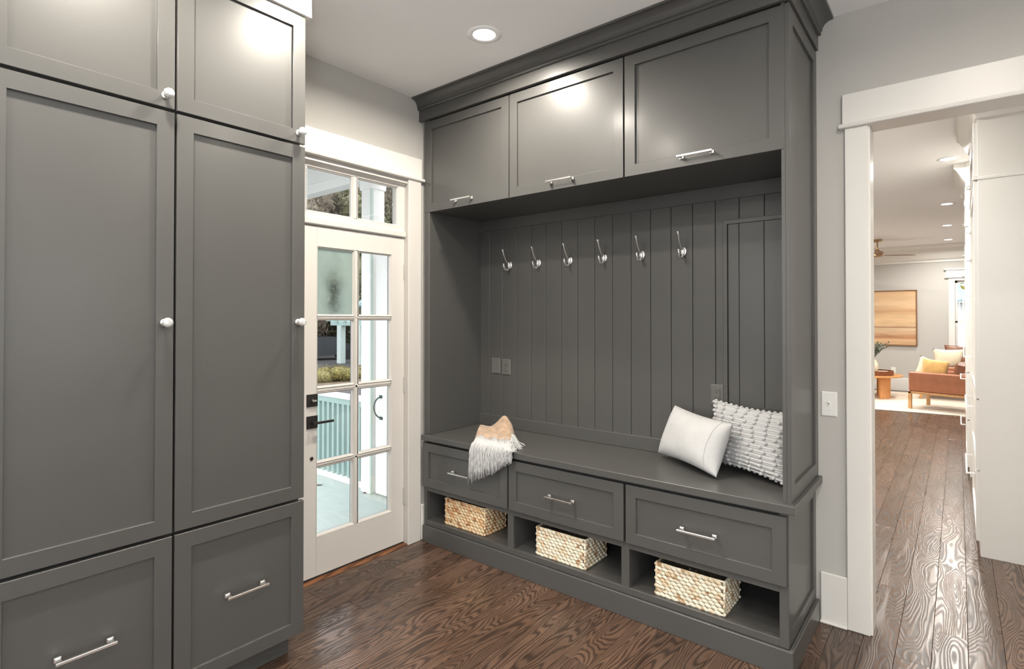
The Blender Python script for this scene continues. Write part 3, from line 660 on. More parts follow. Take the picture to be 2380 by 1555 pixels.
# frieze and crown, mitred round the right corner
def corner_sweep(prof, fy, fx, x_left, y_back, m):
    """profile (out, z) swept along the front (y=fy-out) and round to the right side (x=fx+out)"""
    n = len(prof); vs = []
    for (d, z) in prof: vs.append((x_left, fy - d, z))
    for (d, z) in prof: vs.append((fx + d, fy - d, z))
    for (d, z) in prof: vs.append((fx + d, y_back, z))
    fs = [(s_ * n + i, s_ * n + i + 1, (s_ + 1) * n + i + 1, (s_ + 1) * n + i) for s_ in (0, 1) for i in range(n - 1)]
    vs = [(a + O.x, b + O.y, c + O.z) for a, b, c in vs]; fs += [tuple(range(n)), tuple(range(2 * n, 3 * n))[::-1]]
    return m.add(vs, fs)
corner_sweep([(-.02, 2.832), (.0, 2.832), (.0015, 2.8335), (.0015, 2.95), (-.02, 2.95)], -.561, 2.270, WX, .028, MB()).build('frieze', PD, hu)
cv = [(0, 2.905), (.010, 2.905), (.014, 2.909), (.014, 2.916), (.011, 2.921), (.018, 2.925)]
for i in range(9):
    a = PI / 2 * i / 8; cv.append((.018 + .044 * (1 - math.cos(a)), 2.925 + .044 * math.sin(a)))
cv += [(.066, 2.969), (.068, 2.9795), (0, 2.9795)]
cm = corner_sweep(cv, -.5625, 2.2715, WX, .028, MB()).build('crown_moulding', PD, hu)
# beadboard
gx = [.045] + [.137 + .1262 * i for i in range(17)] + [UX0]
pb = {}
for a, b in zip(gx[:-1], gx[1:]):
    if b - a < .02: continue
    w = round(b - a, 4)
    if w not in pb:
        ch = .0015; e_ = .0014; q = MB(); prof = [(e_, .0), (e_, -.010 + ch), (ch + e_, -.010), (w - ch - e_, -.010), (w - e_, -.010 + ch), (w - e_, 0)]
        vs = [(p[0], p[1], z) for z in (0, 1.34) for p in prof]; n = len(prof)
        q.add(vs, [(i, i + 1, i + 1 + n, i + n) for i in range(n - 1)] + [tuple(range(n)), tuple(range(n, 2 * n))]); pb[w] = q.mesh('board', PD)
    place(pb[w], 'board', hu, loc(a, -.020, .796))
m = MB(); bb(m, .045, UX0, -.020, .028, HT, 2.212); m.build('back_panel', M['gap_dark'], hu)
m = MB(); bb(m, .045, UX0, -.042, -.020, 2.136, 2.212, .0015); m.build('top_rail', PD, hu)
m = MB(); bb(m, .045, UX0, -.045, -.020, HT, .797, .0025); m.build('bottom_rail', PD, hu)
# framed access panel low right of the beadboard
ax0, ax1, az0, az1 = 1.824, 2.2265, 1.012, 2.022
f = MB().sweep_rect(0, ax1 - ax0, 0, az1 - az0, [(0, 0), (0, -.0165), (.0015, -.018), (.0215, -.018), (.022, -.017), (.022, -.006)]).build('access_panel', PD, hu)
f.location = loc(ax0, -.0302, az0)
cuts = [.022, 1.905 - ax0, 2.03 - ax0, 2.156 - ax0, ax1 - ax0 - .022]
for a, b in zip(cuts[:-1], cuts[1:]): MB().box(a + .0008, b - .0008, -.008, -.0002, .02, az1 - az0 - .02, b=.0018).build('panel_board', PD, f)

# ------------------------------------------------------------------ tall cabinets on the left
def tall(name, ya, yb, label):
    t = thing(name, (.02 + .25, (ya + yb) / 2, 0), label, 'cabinet', 'tall cabinets left of the outside door')
    ox, oy = .27, (ya + yb) / 2
    end = yb > -1.8
    bx(WX - ox, .505 - ox, ya - oy, yb - oy - (.002 if end else 0), .10, 2.838, b=.001).build('body', PD, t)
    bx(WX - ox, .468 - ox, ya - oy, yb - oy - (.028 if end else 0), 0, .10).build('toe_kick', PD, t)
    g = .004
    w = yb - ya - 2 * g + (.002 if end else 0)
    def front(nm, z0, z1):
        # local +X of the front runs along world +Y after a quarter turn; it faces +X
        o = shaker(nm, t, w, z1 - z0, (.530 - ox, ya + g - oy, z0), rz=PI / 2, fr=.058); return o
    for nm, z0, z1, kz in (('upper_door', 2.268, 2.836, 2.312), ('lower_door', .702, 2.256, 1.478)):
        d = front(nm, z0, z1)
        k_ = place(KNOB, 'knob', d, (w - .032, -.020, kz - z0)); place(CRYS, 'knob', d, (w - .032, -.020, kz - z0))
    d = front('drawer', .108, .690); place(PULL, 'handle', d, (w / 2, -.020, .398 - .108))
    return t
tall('tall_cabinet', -2.2655, -1.742, 'tall charcoal cabinet beside the outside door, with crystal knobs and deep bottom drawer')
tall('tall_cabinet', -2.797, -2.2655, 'tall charcoal cabinet at the left edge, further from the outside door')
struct('trim_1', bx(WX, .566, -2.80, -1.722, 2.839, CEIL - .001, b=.002), M['trim'], 'cream fascia board above the tall charcoal cabinets')

# ------------------------------------------------------------------ coat hooks
def bez(pts, n):
    out = []
    for i in range(n + 1):
        t = i / n; p = [Vector(q) for q in pts]
        while len(p) > 1: p = [p[j].lerp(p[j + 1], t) for j in range(len(p) - 1)]
        out.append(p[0])
    return out
def make_hook(label, x):
    t = thing('coat_hook', (x, -.030, 1.875), label, 'hook', 'chrome coat hooks on the beadboard')
    R = Matrix.Rotation(PI / 2, 4, 'X')
    MB().lathe([(1, 0), (1, .003), (.8, .006), (.0, .007)], 24, R @ Matrix.Diagonal((.0175, .027, 1, 1)), caps=False).build('back_plate', M['chrome'], t, smooth=True)
    m = MB(); c = bez([(0, -.004, .0), (0, -.045, .012), (0, -.066, .050), (0, -.084, .098)], 12)
    m.tube(c, [.0058 - .002 * i / 12 for i in range(13)], 8); m.lathe([(.0075, -.003), (.0085, 0), (.0085, .004), (.006, .006)], 14, Matrix.Translation((0, -.084, .098)))
    m.build('upper_prong', M['chrome'], t, smooth=True)
    m = MB(); c = bez([(0, -.004, -.008), (0, -.024, -.052), (0, -.066, -.050), (0, -.074, .000)], 12)
    m.tube(c, [.005 + .0022 * math.sin(i / 12 * PI) for i in range(13)], 8); m.ell((0, -.074, .001), (.0068, .0058, .0065), 10, 6); m.build('lower_hook', M['chrome'], t, smooth=True)
    MB().ell((0, -.019, -.002), (.0105, .005, .023), 16, 10).build('front_shield', M['chrome'], t, smooth=True)
    return t
ordn = ['first', 'second', 'third', 'fourth', 'fifth', 'sixth']
hk = make_hook('chrome coat hook, first from the left, nearest the shaded corner', .331)
for i in range(1, 6):
    dup(hk, (.331 + .254 * i, -.030, 1.875), 'chrome coat hook, %s from the left on the beadboard' % ordn[i] if i < 5 else 'chrome coat hook, last on the right beside the framed panel')

# ------------------------------------------------------------------ wall plates
def plate_thing(name, x0, x1, y, z0, z1, label, cat, m_, sw=None, group=None, rear=0):
    t = thing(name, ((x0 + x1) / 2, y, (z0 + z1) / 2), label, cat, group); w, h = x1 - x0, z1 - z0
    MB().sweep_rect(-w / 2, w / 2, -h / 2, h / 2, [(0, 0), (0, -.003), (.003, -.006), (.006, -.0065)], cap=True).build('cover_plate', m_, t)
    if sw == 'duplex':
        for s_ in (-1, 1):
            MB().lathe([(.0165, .0), (.0165, .0085), (.015, .009)], 20, Matrix.Translation((0, 0, s_ * .020)) @ Matrix.Rotation(PI / 2, 4, 'X') @ Matrix.Diagonal((1, .85, 1, 1))).build('receptacle', m_, t)
            q = MB(); q.box(-.0075, -.0055, -.0095, -.008, s_ * .020 - .001, s_ * .020 + .007); q.box(.0055, .0075, -.0095, -.008, s_ * .020 - .001, s_ * .020 + .006); q.ell((0, -.009, s_ * .020 - .007), (.0026, .001, .0026)); q.build('slots', M['slot'], t, kind='stuff')
    if sw == 'decora':
        bx(-.0165, .0165, -.0095, 0, -.0335, .0335, b=.001).build('receptacle', m_, t)
        q = MB()
        for s_ in (-1, 1):
            q.box(-.008, -.0055, -.0102, -.009, s_ * .020 - .001, s_ * .020 + .008); q.box(.0055, .008, -.0102, -.009, s_ * .020 - .001, s_ * .020 + .007); q.ell((0, -.0097, s_ * .020 - .008), (.003, .001, .003))
        q.build('slots', M['slot'], t, kind='stuff')
    if sw == 'toggle':
        bx(-.0055, .0055, -.0075, 0, -.0125, .0125, b=.0008).build('toggle_slot', m_, t)
        MB().box(-.0035, .0035, -.019, 0, -.004, .004, b=.001, mtx=Matrix.Translation((0, -.004, .002)) @ Matrix.Rotation(math.radians(-28), 4, 'X')).build('toggle', m_, t)
        for s_ in (-1, 1): MB().lathe([(.003, 0), (.0025, .0012)], 10, Matrix.Translation((0, -.0063, s_ * .030)) @ Matrix.Rotation(PI / 2, 4, 'X')).build('screw', M['chrome'], t)
    return t
plate_thing('blank_plate', .160, .240, -.0305, 1.098, 1.210, 'charcoal blank cover plate in the dark left corner of the beadboard', 'wall plate', M['plate_gray'])
plate_thing('power_outlet', .258, .336, -.0305, 1.094, 1.206, 'charcoal duplex outlet next to the blank plate in the left corner', 'outlet', M['plate_gray'], 'duplex')
plate_thing('power_outlet', 1.751, 1.821, -.0305, 1.020, 1.137, 'gray rectangular outlet just above the knobbly white cushion', 'outlet', M['plate_gray'], 'decora')
plate_thing('light_switch', 2.276, 2.345, WY, 1.013, 1.133, 'white toggle light switch on the greige wall beside the doorway', 'light switch', M['plastic_white'], 'toggle')
plate_thing('power_outlet', 1.70, 1.78, 11.0 - .0005, .36, .48, 'small white outlet on the far living room wall behind the tray', 'outlet', M['plastic_white'], 'duplex')

# ------------------------------------------------------------------ baskets
def basket(x0, x1, yf, yb, h, label, mt, seed):
    r = random.Random(seed); w = x1 - x0; d = yb - yf; cx, cy = (x0 + x1) / 2, (yf + yb) / 2
    t = thing('wicker_basket', (cx, cy, .1425), label, 'basket', 'woven baskets in the bench cubbies')
    def face(m, length, origin, ux, un):
        rows_ = 9; rh = h / rows_; n_ = max(4, round(length / .030)); step = length / n_
        for j in range(rows_):
            for i in range(n_ + 1):
                u = (i + (.5 if j % 2 else 0)) * step
                if u > length - .004: continue
                u = max(u, .006)
                p = Vector(origin) + Vector(ux) * u + Vector((0, 0, rh * (j + .5) + r.uniform(-.0012, .0012))) + Vector(un) * r.uniform(-.001, .0015)
                X = Vector(ux); Nn = Vector(un); Z = Vector((0, 0, 1)); tilt = r.uniform(.22, .42) * (-1)
                a = (X * math.cos(tilt) + Z * math.sin(tilt)); c = (Z * math.cos(tilt) - X * math.sin(tilt))
                Rm = Matrix((a, Nn, c)).transposed().to_4x4()
                m.ell(p, (step * .64, .0062, rh * .56), 7, 5, Rm)
    m = MB(); x, y = w / 2, d / 2
    face(m, w, (-x, -y, 0), (1, 0, 0), (0, -1, 0)); face(m, d, (x, -y, 0), (0, 1, 0), (1, 0, 0)); face(m, w, (x, y, 0), (-1, 0, 0), (0, 1, 0)); face(m, d, (-x, y, 0), (0, -1, 0), (-1, 0, 0))
    m.build('weave', mt, t, smooth=True, kind='stuff')
    m = MB(); pts = [(-x, -y), (x, -y), (x, y), (-x, y), (-x, -y)]
    rim = []
    for (a, b) in zip(pts[:-1], pts[1:]): rim += [(a[0] + (b[0] - a[0]) * i / 12, a[1] + (b[1] - a[1]) * i / 12, h + r.uniform(-.001, .001)) for i in range(12)]
    rim.append(rim[0]); m.tube(rim, .0048, 6); m.tube([(p[0], p[1], .0055) for p in rim], .005, 6)
    for (a, b) in pts[:-1]: m.tube([(a, b, .006), (a, b, h)], .0048, 6)
    m.build('rim', mt, t, smooth=True)
    m = MB(); k_ = .006
    m.box(-x + k_ - .003, x - k_ + .003, -y + .0, -y + k_, .003, h - .003); m.box(-x + k_ - .003, x - k_ + .003, y - k_, y, .003, h - .003); m.box(-x, -x + k_, -y + .0, y, .003, h - .003); m.box(x - k_, x, -y + .0, y, .003, h - .003); m.box(-x, x, -y, y, .0, .006)
    m.build('lining', M['basket_in'], t)
    return t
basket(.175, .518, -.508, -.310, .170, 'honey-toned woven basket in the left cubby, nearest the outside door', M['weave_warm'], 1)
basket(.924, 1.243, -.512, -.290, .160, 'pale woven basket in the middle cubby', M['weave_pale'], 2)
basket(1.650, 1.977, -.514, -.305, .157, 'pale woven basket in the right cubby, nearest the doorway', M['weave_pale'], 3)

# ------------------------------------------------------------------ throw
th = thing('throw_blanket', (.60, -.45, HT), 'tan wool throw with long white fringe hanging over the bench edge', 'throw blanket')
def throw_pt(s_, t_):
    # s across (0 left..1 right), t from the back (0) over the pile to the front edge (1) and down the front (1..1.35)
    A = Vector((.480, -.578)); B = Vector((.800, -.580)); Cc = Vector((.575, -.270)); D = Vector((.275, -.310))
    tt = min(t_, 1.0)
    pl = D.lerp(Cc, s_).lerp(A.lerp(B, s_), tt)
    edge = min(1, min(s_, 1 - s_) / .10); ed = math.sin(edge * PI / 2)
    back = math.sin(min(1, tt / .16) * PI / 2)
    pk = math.exp(-((s_ - .72) ** 2 / .035 + (tt - .20) ** 2 / .03))
    hgt = (.058 + .080 * pk + .018 * (1 - tt)) * ed * back
    hgt *= (1 - .72 * max(0, (tt - .72) / .28) ** 1.6)
    hgt -= .020 * (1 - abs(math.sin(tt * 10.5 + 1.1 * math.sin(s_ * 3.6 + .4) + .4 * math.sin(s_ * 9)))) ** 3 * ed * back + .003 * math.sin(s_ * 19 + tt * 9) * ed
    z = HT + .003 + max(0, hgt); y = pl.y; x_ = pl.x
    if t_ > 1:
        a = (t_ - 1) / .35; y -= .012 + .006 * math.sin(s_ * 22); z = HT + .012 - a * .060 + .004 * math.sin(s_ * 15)
    return (x_ - .60, y + .45, z - HT)
NS, NT = 36, 52; g = MB()
vs = [throw_pt(i / NS, 1.35 * j / NT) for j in range(NT + 1) for i in range(NS + 1)]
fs = [(j * (NS + 1) + i, j * (NS + 1) + i + 1, (j + 1) * (NS + 1) + i + 1, (j + 1) * (NS + 1) + i) for j in range(NT) for i in range(NS)]
cut = [f for f in fs if f[0] // (NS + 1) <= 32]
g.add(vs, cut); g.build('cloth', M['wool_tan'], th, smooth=True)
r = random.Random(5); m = MB()
for i in range(430):      # strands falling over the front edge
    s_ = min(1, max(0, (i % 110) / 109 + r.uniform(-.004, .004))); lay = i // 110
    t0 = r.uniform(.80, .90); p = [Vector(throw_pt(s_, t0)), Vector(throw_pt(s_, .945)) + Vector((0, 0, .006)), Vector(throw_pt(s_, 1.0)) + Vector((r.uniform(-.003, .003), -.006, .008))]
    L_ = (.235 - .16 * s_ ** 1.4) * r.uniform(.8, 1.05); xo = 0; e = p[-1]
    sway = r.uniform(-.014, .010)
    for q in range(1, 6):
        f_ = q / 5; p.append(Vector((e.x + sway * f_ + .004 * math.sin(q * 2.1 + i), -.135 - .010 * lay * .5 - r.uniform(0, .006), e.z - L_ * f_)))
    m.tube(p, [.0016, .0021, .0022, .0021, .0021, .0020, .0019, .0012], 4)
for i in range(110):      # strands lying on the bench to the right
    s0 = r.uniform(0, 1); a = Vector(throw_pt(.93, .45 + .5 * s0)); L_ = r.uniform(.05, .115) * (1 - .2 * s0); an = -.15 - .65 * s0 + r.uniform(-.25, .25)
    p = [a]; 
    for q in range(1, 6):
        f_ = q / 5; p.append(Vector((a.x + math.cos(an) * L_ * f_, a.y + math.sin(an) * L_ * f_ + .004 * math.sin(q * 2 + i), max(.004, a.z * (1 - f_) ** 1.5 + .004) + r.uniform(0, .010))))
    m.tube(p, .0019, 4)
m.build('fringe', M['wool_white'], th, smooth=True, kind='stuff')

# ------------------------------------------------------------------ cushions
def cushion(name, corners, thick, mt, label, cat='cushion', group=None, n=26, pinch=.09, parent=None, ribs=None):
    BL, BR, TR, TL = [Vector(c) for c in corners]; c0 = (BL + BR + TR + TL) / 4
    nrm = (BR - BL).cross(TL - BL).normalized()
    vs = []; fs = []; uvs = []; nu = 170 if ribs else n
    for side in (1, -1):
        for j in range(n + 1):
            for i in range(nu + 1):
                u, v = i / nu, j / n
                # edges bow inwards between the pinched corners
                uu = u + pinch * (0.5 - u) * math.sin(v * PI) * abs(2 * u - 1) ** 3 * 1.0; vv = v + pinch * (.5 - v) * math.sin(u * PI) * abs(2 * v - 1) ** 3
                p = BL.lerp(BR, uu).lerp(TL.lerp(TR, uu), vv)
                a = max(0, 1 - abs(2 * u - 1) ** 2.6) * max(0, 1 - abs(2 * v - 1) ** 2.6)
                hgt = thick / 2 * a ** .55
                hgt += thick * .02 * math.sin(u * 9 + v * 5) * a
                if ribs and ribs[0] < u < ribs[1] and side == 1: hgt -= .0042 * (1 - abs(math.sin((u - ribs[0]) / (ribs[1] - ribs[0]) * PI * ribs[2]))) ** 2
                vs.append(p - c0 + nrm * side * hgt); uvs.append((u, v))
    N1 = (n + 1) * (nu + 1)
    for side in (0, 1):
        for j in range(n):
            for i in range(nu):
                a = side * N1 + j * (nu + 1) + i; f = (a, a + 1, a + nu + 2, a + nu + 1); fs.append(f if side == 0 else f[::-1])
    m = MB(); m.add(vs, fs); me = m.mesh(name, mt, smooth=True, fix=False)
    uvl = me.uv_layers.new(name='UVMap')
    for lp in me.loops: uvl.data[lp.index].uv = uvs[lp.vertex_index]
    bm = bmesh.new(); bm.from_mesh(me); bmesh.ops.remove_doubles(bm, verts=bm.verts, dist=.0004); bm.to_mesh(me); bm.free()
    o = bpy.data.objects.new(name, me); COL.objects.link(o)
    if parent is None: o.location = c0; tag(o, label, cat, group)
    else: o.parent = parent; o.location = c0 - parent.location
    return o, c0, nrm
C1 = [(1.487, -.130, .738), (1.900, -.390, .730), (1.948, -.285, .980), (1.572, -.095, 1.010)]
c1, _, _ = cushion('cushion', C1, .165, M['cushion_rib'], 'plain white lumbar cushion with a ribbed band, in front of the knobbly one', ribs=(.17, .50, 17))
_cc = sum((Vector(v) for v in C1), Vector()) / 4; _n = (Vector(C1[1]) - Vector(C1[0])).cross(Vector(C1[3]) - Vector(C1[0])).normalized()
sm = MB(); pts = []
for i in range(25):
    v = .03 + .94 * i / 24; u = .90 - .03 * math.sin(v * PI); a = max(0, 1 - abs(2 * u - 1) ** 2.6) * max(0, 1 - abs(2 * v - 1) ** 2.6)
    uu = u + .09 * (.5 - u) * math.sin(v * PI) * abs(2 * u - 1) ** 3; vv = v + .09 * (.5 - v) * math.sin(u * PI) * abs(2 * v - 1) ** 3
    P4 = [Vector(q) for q in C1]; pts.append(P4[0].lerp(P4[1], uu).lerp(P4[3].lerp(P4[2], uu), vv) - _cc + _n * (.0825 * a ** .55 + .165 * .02 * math.sin(u * 9 + v * 5) * a + .0005))
sm.tube(pts, .0022, 6); sm.build('seam_piping', M['cushion_rib'], c1, smooth=True)
C2 = [(1.775, -.120, .742), (2.190, -.335, .738), (2.205, -.165, 1.035), (1.782, -.072, 1.058)]
c2, cc, nn = cushion('cushion', C2, .11, M['cushion_knit'], 'white knobbly tufted cushion at the right end of the bench')
# ropes and tufts of the knobbly cushion
m = MB(); m2 = MB(); BL, BR, TR, TL = [Vector(c) for c in C2]; rr = random.Random(9)
if nn.y > 0: nn = -nn
def cp(u, v):
    uu = u + .09 * (0.5 - u) * math.sin(v * PI) * abs(2 * u - 1) ** 3; vv = v + .09 * (.5 - v) * math.sin(u * PI) * abs(2 * v - 1) ** 3
    a = max(0, 1 - abs(2 * u - 1) ** 2.6) * max(0, 1 - abs(2 * v - 1) ** 2.6)
    return BL.lerp(BR, uu).lerp(TL.lerp(TR, uu), vv) - cc + nn * (.055 * a ** .55 + .11 * .02 * math.sin(u * 9 + v * 5) * a)
rowsn = 15
for j in range(rowsn):
    v = (j + .5) / rowsn
    m.tube([cp(i / 24, v) + Vector((0, 0, rr.uniform(-.001, .001))) for i in range(25)], .0036, 5)
    for i in range(7):
        u = (i + (.5 if j % 2 else .35)) / 7 + rr.uniform(-.02, .02)
        if .01 < u < .99: m2.ell(cp(u, v) + nn * .004, (.0105, .0085, .0085), 8, 5)
    for u in (0.0, 1.0): m2.ell(cp(u, v), (.009, .009, .009), 8, 5)
for i in range(15):
    m2.ell(cp((i + .5) / 15, 1.0), (.009, .008, .007), 8, 5); m2.ell(cp((i + .5) / 15, 0.0), (.009, .008, .007), 8, 5)
m.build('woven_rope', M['wool_white'], c2, smooth=True, kind='stuff'); m2.build('tufts', M['wool_white'], c2, smooth=True, kind='stuff')

# ------------------------------------------------------------------ recessed lights
def can(x, y, label, group, power=CAN_W, r=.062, col=WARM):
    t = thing('recessed_light', (x, y, CEIL), label, 'ceiling light', group)
    MB().lathe([(r + .027, 0), (r + .027, -.003), (r + .010, -.006), (r, -.004), (r - .003, -.0035)], 32, caps=False).build('trim_ring', M['ceiling'], t, smooth=True)
    MB().lathe([(r - .002, -.0025), (r * .5, -.0030), (.0005, -.0032)], 24, caps=False).build('diffuser', M['lamp'], t)
    l = area('recessed_lamp', (x, y, CEIL - .012), (0, 0, 0), r * 1.7, 0, power, col, 'DISK', 165)
    return t
for i, (x_, y_) in enumerate(MUD_CANS):
    can(x_, y_, 'lit recessed ceiling light between the tall cabinets and the bench' if i == 0 else 'unseen mudroom ceiling light, one of a set mostly added as fill', 'mudroom recessed lights', power=CAN_W if x_ < 1 and y_ > -2.6 else 12)
hl = ['nearest of the four lit ceiling lights seen through the doorway', 'second nearest of the four lit ceiling lights through the doorway', 'third nearest of the four lit ceiling lights through the doorway', 'farthest of the four lit ceiling lights through the doorway']
for i, (x_, y_) in enumerate(HALL_CANS):
    can(x_, y_, hl[i] if i < 4 else 'lit recessed kitchen ceiling light hidden by the wall', 'kitchen recessed lights', power=38, col=(1, .965, .90))

# ------------------------------------------------------------------ white kitchen cabinets seen through the doorway
CW = M['cab_white']
def kitchen_unit(ya, yb, xf, z_crown, label, n_draw=2, fridge=False):
    oy = (ya + yb) / 2; t = thing('kitchen_cabinet', (3.22, oy, 0), label, 'cabinet', 'white kitchen cabinets along the right'); ox = 3.22
    w = yb - ya
    bx(xf + .022 - ox, 3.559 - ox, -w / 2, w / 2, .0, 2.76, b=.001).build('body', CW, t)
    def fr(nm, z0, z1): 
        # faces -X : quarter turn the other way; local X runs along world -Y
        return shaker(nm, t, w - .008, z1 - z0, (xf + .0215 - ox, w / 2 - .004, z0), rz=-PI / 2, fr=.06, m_=CW)
    bx(xf - .005 - ox, 3.559 - ox, -w / 2 - .003, w / 2, 2.372, 2.388, b=.001).build('divider_rail', CW, t)
    d = fr('upper_door', 2.392, 2.735); place(KNOB, 'knob', d, (.04, -.020, .14))
    d = fr('tall_door', .99, 2.368); 
    hm = MB(); hm.box(-.006, .006, -.052, -.042, .0, .50, b=.001); hm.box(-.006, .006, -.046, 0, .0, .012, b=.001); hm.box(-.006, .006, -.046, 0, .488, .50, b=.001)
    place(hm.mesh('handle', M['chrome']), 'handle', d, (.06, -.020, .195)); place(KNOB, 'knob', d, (.06, -.020, 1.19)); place(KNOB, 'knob', d, (.06, -.020, .97))
    for z0, z1 in ((.54, .98), (.095, .53)):
        d = fr('drawer', z0, z1); q = MB(); L_ = w * .55
        q.box(-L_ / 2, L_ / 2, -.046, -.036, -.005, .005, b=.001)
        for s_ in (-1, 1): q.box(s_ * (L_ / 2 - .01) - .005, s_ * (L_ / 2 - .01) + .005, -.04, 0, -.005, .005)
        place(q.mesh('handle', M['chrome']), 'handle', d, (w / 2, -.020, (z1 - z0) - .075))
    # crown: projects to z = ceiling
    pr = [(0, 2.76), (-.012, 2.76), (-.016, 2.80), (-.03, 2.82), (-.05, 2.86), (-.085, 2.92), (-.10, 2.93), (-.10, 2.979), (0, 2.979)]
    q = MB(); n = len(pr); vs = [(xf + .02 + d_ - ox, y_, z_) for y_ in (-w / 2 - .0, w / 2) for (d_, z_) in pr]
    q.add(vs, [(i, i + 1, i + 1 + n, i + n) for i in range(n - 1)] + [tuple(range(n)), tuple(range(n, 2 * n))]); q.build('crown_moulding', CW, t)
    bx(xf + .012 - ox, 3.559 - ox, -w / 2 - .02, w / 2, 2.755, 2.979, b=.001).build('fascia', CW, t)
    return t
kitchen_unit(1.484, 2.70, 2.885, 2.98, 'near tall white kitchen cabinet whose flat side faces the doorway')
kitchen_unit(3.70, 4.80, 2.862, 2.98, 'second tall white kitchen cabinet, behind the near one')
bx_ = thing('refrigerator', (3.24, 3.20, 0), 'white panelled refrigerator recessed between the two tall white cabinets', 'refrigerator')
bx(-.30, .31, -.495, .495, 0, 2.1, b=.003).build('body', CW, bx_); d = shaker('door', bx_, .98, 1.30, (-.301, .49, .78), rz=-PI / 2, fr=.06, m_=CW); place(KNOB, 'knob', d, (.06, -.02, .6))
d = shaker('freezer_drawer', bx_, .98, .66, (-.301, .49, .10), rz=-PI / 2, fr=.06, m_=CW)
bc2 = thing('bridge_cabinet', (3.24, 3.20, 2.12), 'white bridge cabinet above the refrigerator', 'cabinet')
bx(-.28, .31, -.49, .49, 0, .855, b=.001).build('body', CW, bc2); shaker('door', bc2, .485, .60, (-.281, .49, .02), rz=-PI / 2, fr=.06, m_=CW); shaker('door', bc2, .485, .60, (-.281, -.002, .02), rz=-PI / 2, fr=.06, m_=CW)

# ------------------------------------------------------------------ living room
rug = thing('area_rug', (1.75, 9.2, 0), 'cream wool rug under the armchairs and coffee table', 'rug', rz=math.radians(4.5))
bx(-1.75, 1.30, -1.42, 1.42, .0005, .012, b=.004).build('pile', M['rug'], rug)
def armchair(loc_, rz, label, cush):
    t = thing('armchair', loc_, label, 'armchair', 'leather armchairs in the living room', rz=rz)
    # local: seat faces -X, width along Y ; footprint 0..0.86 (x) by 0..0.70 (y)
    D, W = .86, .72
    for (a, b) in ((0, 0), (0, W - .045), (D - .045, 0), (D - .045, W - .045)): bx(a, a + .045, b, b + .045, .012, .30, b=.003).build('leg', M['oak'], t)
    m = MB(); m.box(0, D, 0, .045, .265, .300, b=.004); m.box(0, D, W - .045, W, .265, .300, b=.004); m.box(0, .045, .045, W - .045, .265, .300, b=.004); m.box(D - .045, D, .045, W - .045, .265, .300, b=.004)
    m.build('base_frame', M['oak'], t)
    for b in (.0, W - .10): bx(.004, D - .004, b + .004, b + .096, .300, .622, b=.018).build('arm', M['leather'], t)
    bx(D - .14, D - .004, .100, W - .100, .300, .70, b=.025).build('back', M['leather'], t)
    bx(.02, D - .14, .104, W - .104, .300, .45, b=.03).build('seat_cushion', M['leather_dark'], t)
    MB().box(-.09, .09, .12, W - .12, 0, .36, b=.045, mtx=Matrix.Translation((D - .23, 0, .45)) @ Matrix.Rotation(math.radians(10), 4, 'Y')).build('back_cushion', M['leather_dark'], t)
    return t
arm1 = armchair((2.150, 8.190, 0), math.radians(-19), 'near cognac leather armchair on light oak legs at the rug edge', 0)
arm2 = dup(arm1, (2.235, 9.72, 0), 'far cognac leather armchair, partly hidden behind the near one', rz=math.radians(-6))
def box_cushion(name, c, sz, rot, mt, label):
    w, h, th_ = sz; R = Euler(rot).to_matrix()
    cs = [Vector(c) + R @ Vector(v) for v in ((-w / 2, 0, -h / 2), (w / 2, 0, -h / 2), (w / 2, 0, h / 2), (-w / 2, 0, h / 2))]
    cushion(name, cs, th_, mt, label, n=12)
box_cushion('cushion', (2.50, 8.33, .655), (.38, .36, .13), (math.radians(-6), math.radians(6), math.radians(-12)), M['gold_cloth'], 'gold velvet cushion on the near leather armchair')
box_cushion('cushion', (2.42, 8.42, .66), (.36, .36, .12), (math.radians(-4), math.radians(16), math.radians(-22)), M['cream_cloth'], 'white cushion edge leaning left of the gold cushion')
box_cushion('cushion', (2.66, 9.95, .76), (.46, .36, .13), (math.radians(-8), 0, math.radians(8)), M['cream_cloth'], 'cream textured cushion on the far leather armchair')
box_cushion('cushion', (2.80, 10.12, .84), (.40, .34, .13), (math.radians(-8), 0, math.radians(4)), M['leather_dark'], 'brown leather cushion at the top of the far armchair')
# coffee table
ct = thing('coffee_table', (1.42, 9.52, .0125), 'round honey oak coffee table on curved slab legs', 'coffee table')
MB().lathe([(.002, .395), (.56, .395), (.585, .410), (.585, .418), (.578, .426), (.002, .427)], 64, caps=False).build('table_top', M['oak_table'], ct, smooth=False)
for (a0, rr_) in ((-.62, .42), (.90, .42), (2.4, .42), (3.95, .42)):
    m = MB(); n = 10; vs = []
    for i in range(n + 1):
        a = a0 - .30 + .60 * i / n
        for rad in (rr_, rr_ - .05):
            for z in (0, .395): vs.append((rad * math.cos(a), rad * math.sin(a), z))
    fs = []
    for i in range(n):
        b = i * 4; fs += [(b, b + 4, b + 5, b + 1), (b + 2, b + 3, b + 7, b + 6), (b, b + 2, b + 6, b + 4), (b + 1, b + 5, b + 7, b + 3)]
    fs += [(0, 1, 3, 2), (n * 4, n * 4 + 2, n * 4 + 3, n * 4 + 1)]
    m.add(vs, fs).build('leg', M['oak_table'], ct)
tr = thing('rattan_tray', (1.60, 9.42, .44), 'round dark rattan tray on the coffee table', 'tray')
MB().lathe([(.24, 0), (.262, .004), (.268, .07), (.262, .078), (.252, .07), (.246, .012), (.002, .010)], 40, caps=False).build('bowl', M['rattan'], tr)
MB().tube([(.26 * math.cos(a), .26 * math.sin(a), .078) for a in [2 * PI * i / 40 for i in range(41)]], .009, 6).build('rim', M['rattan'], tr)
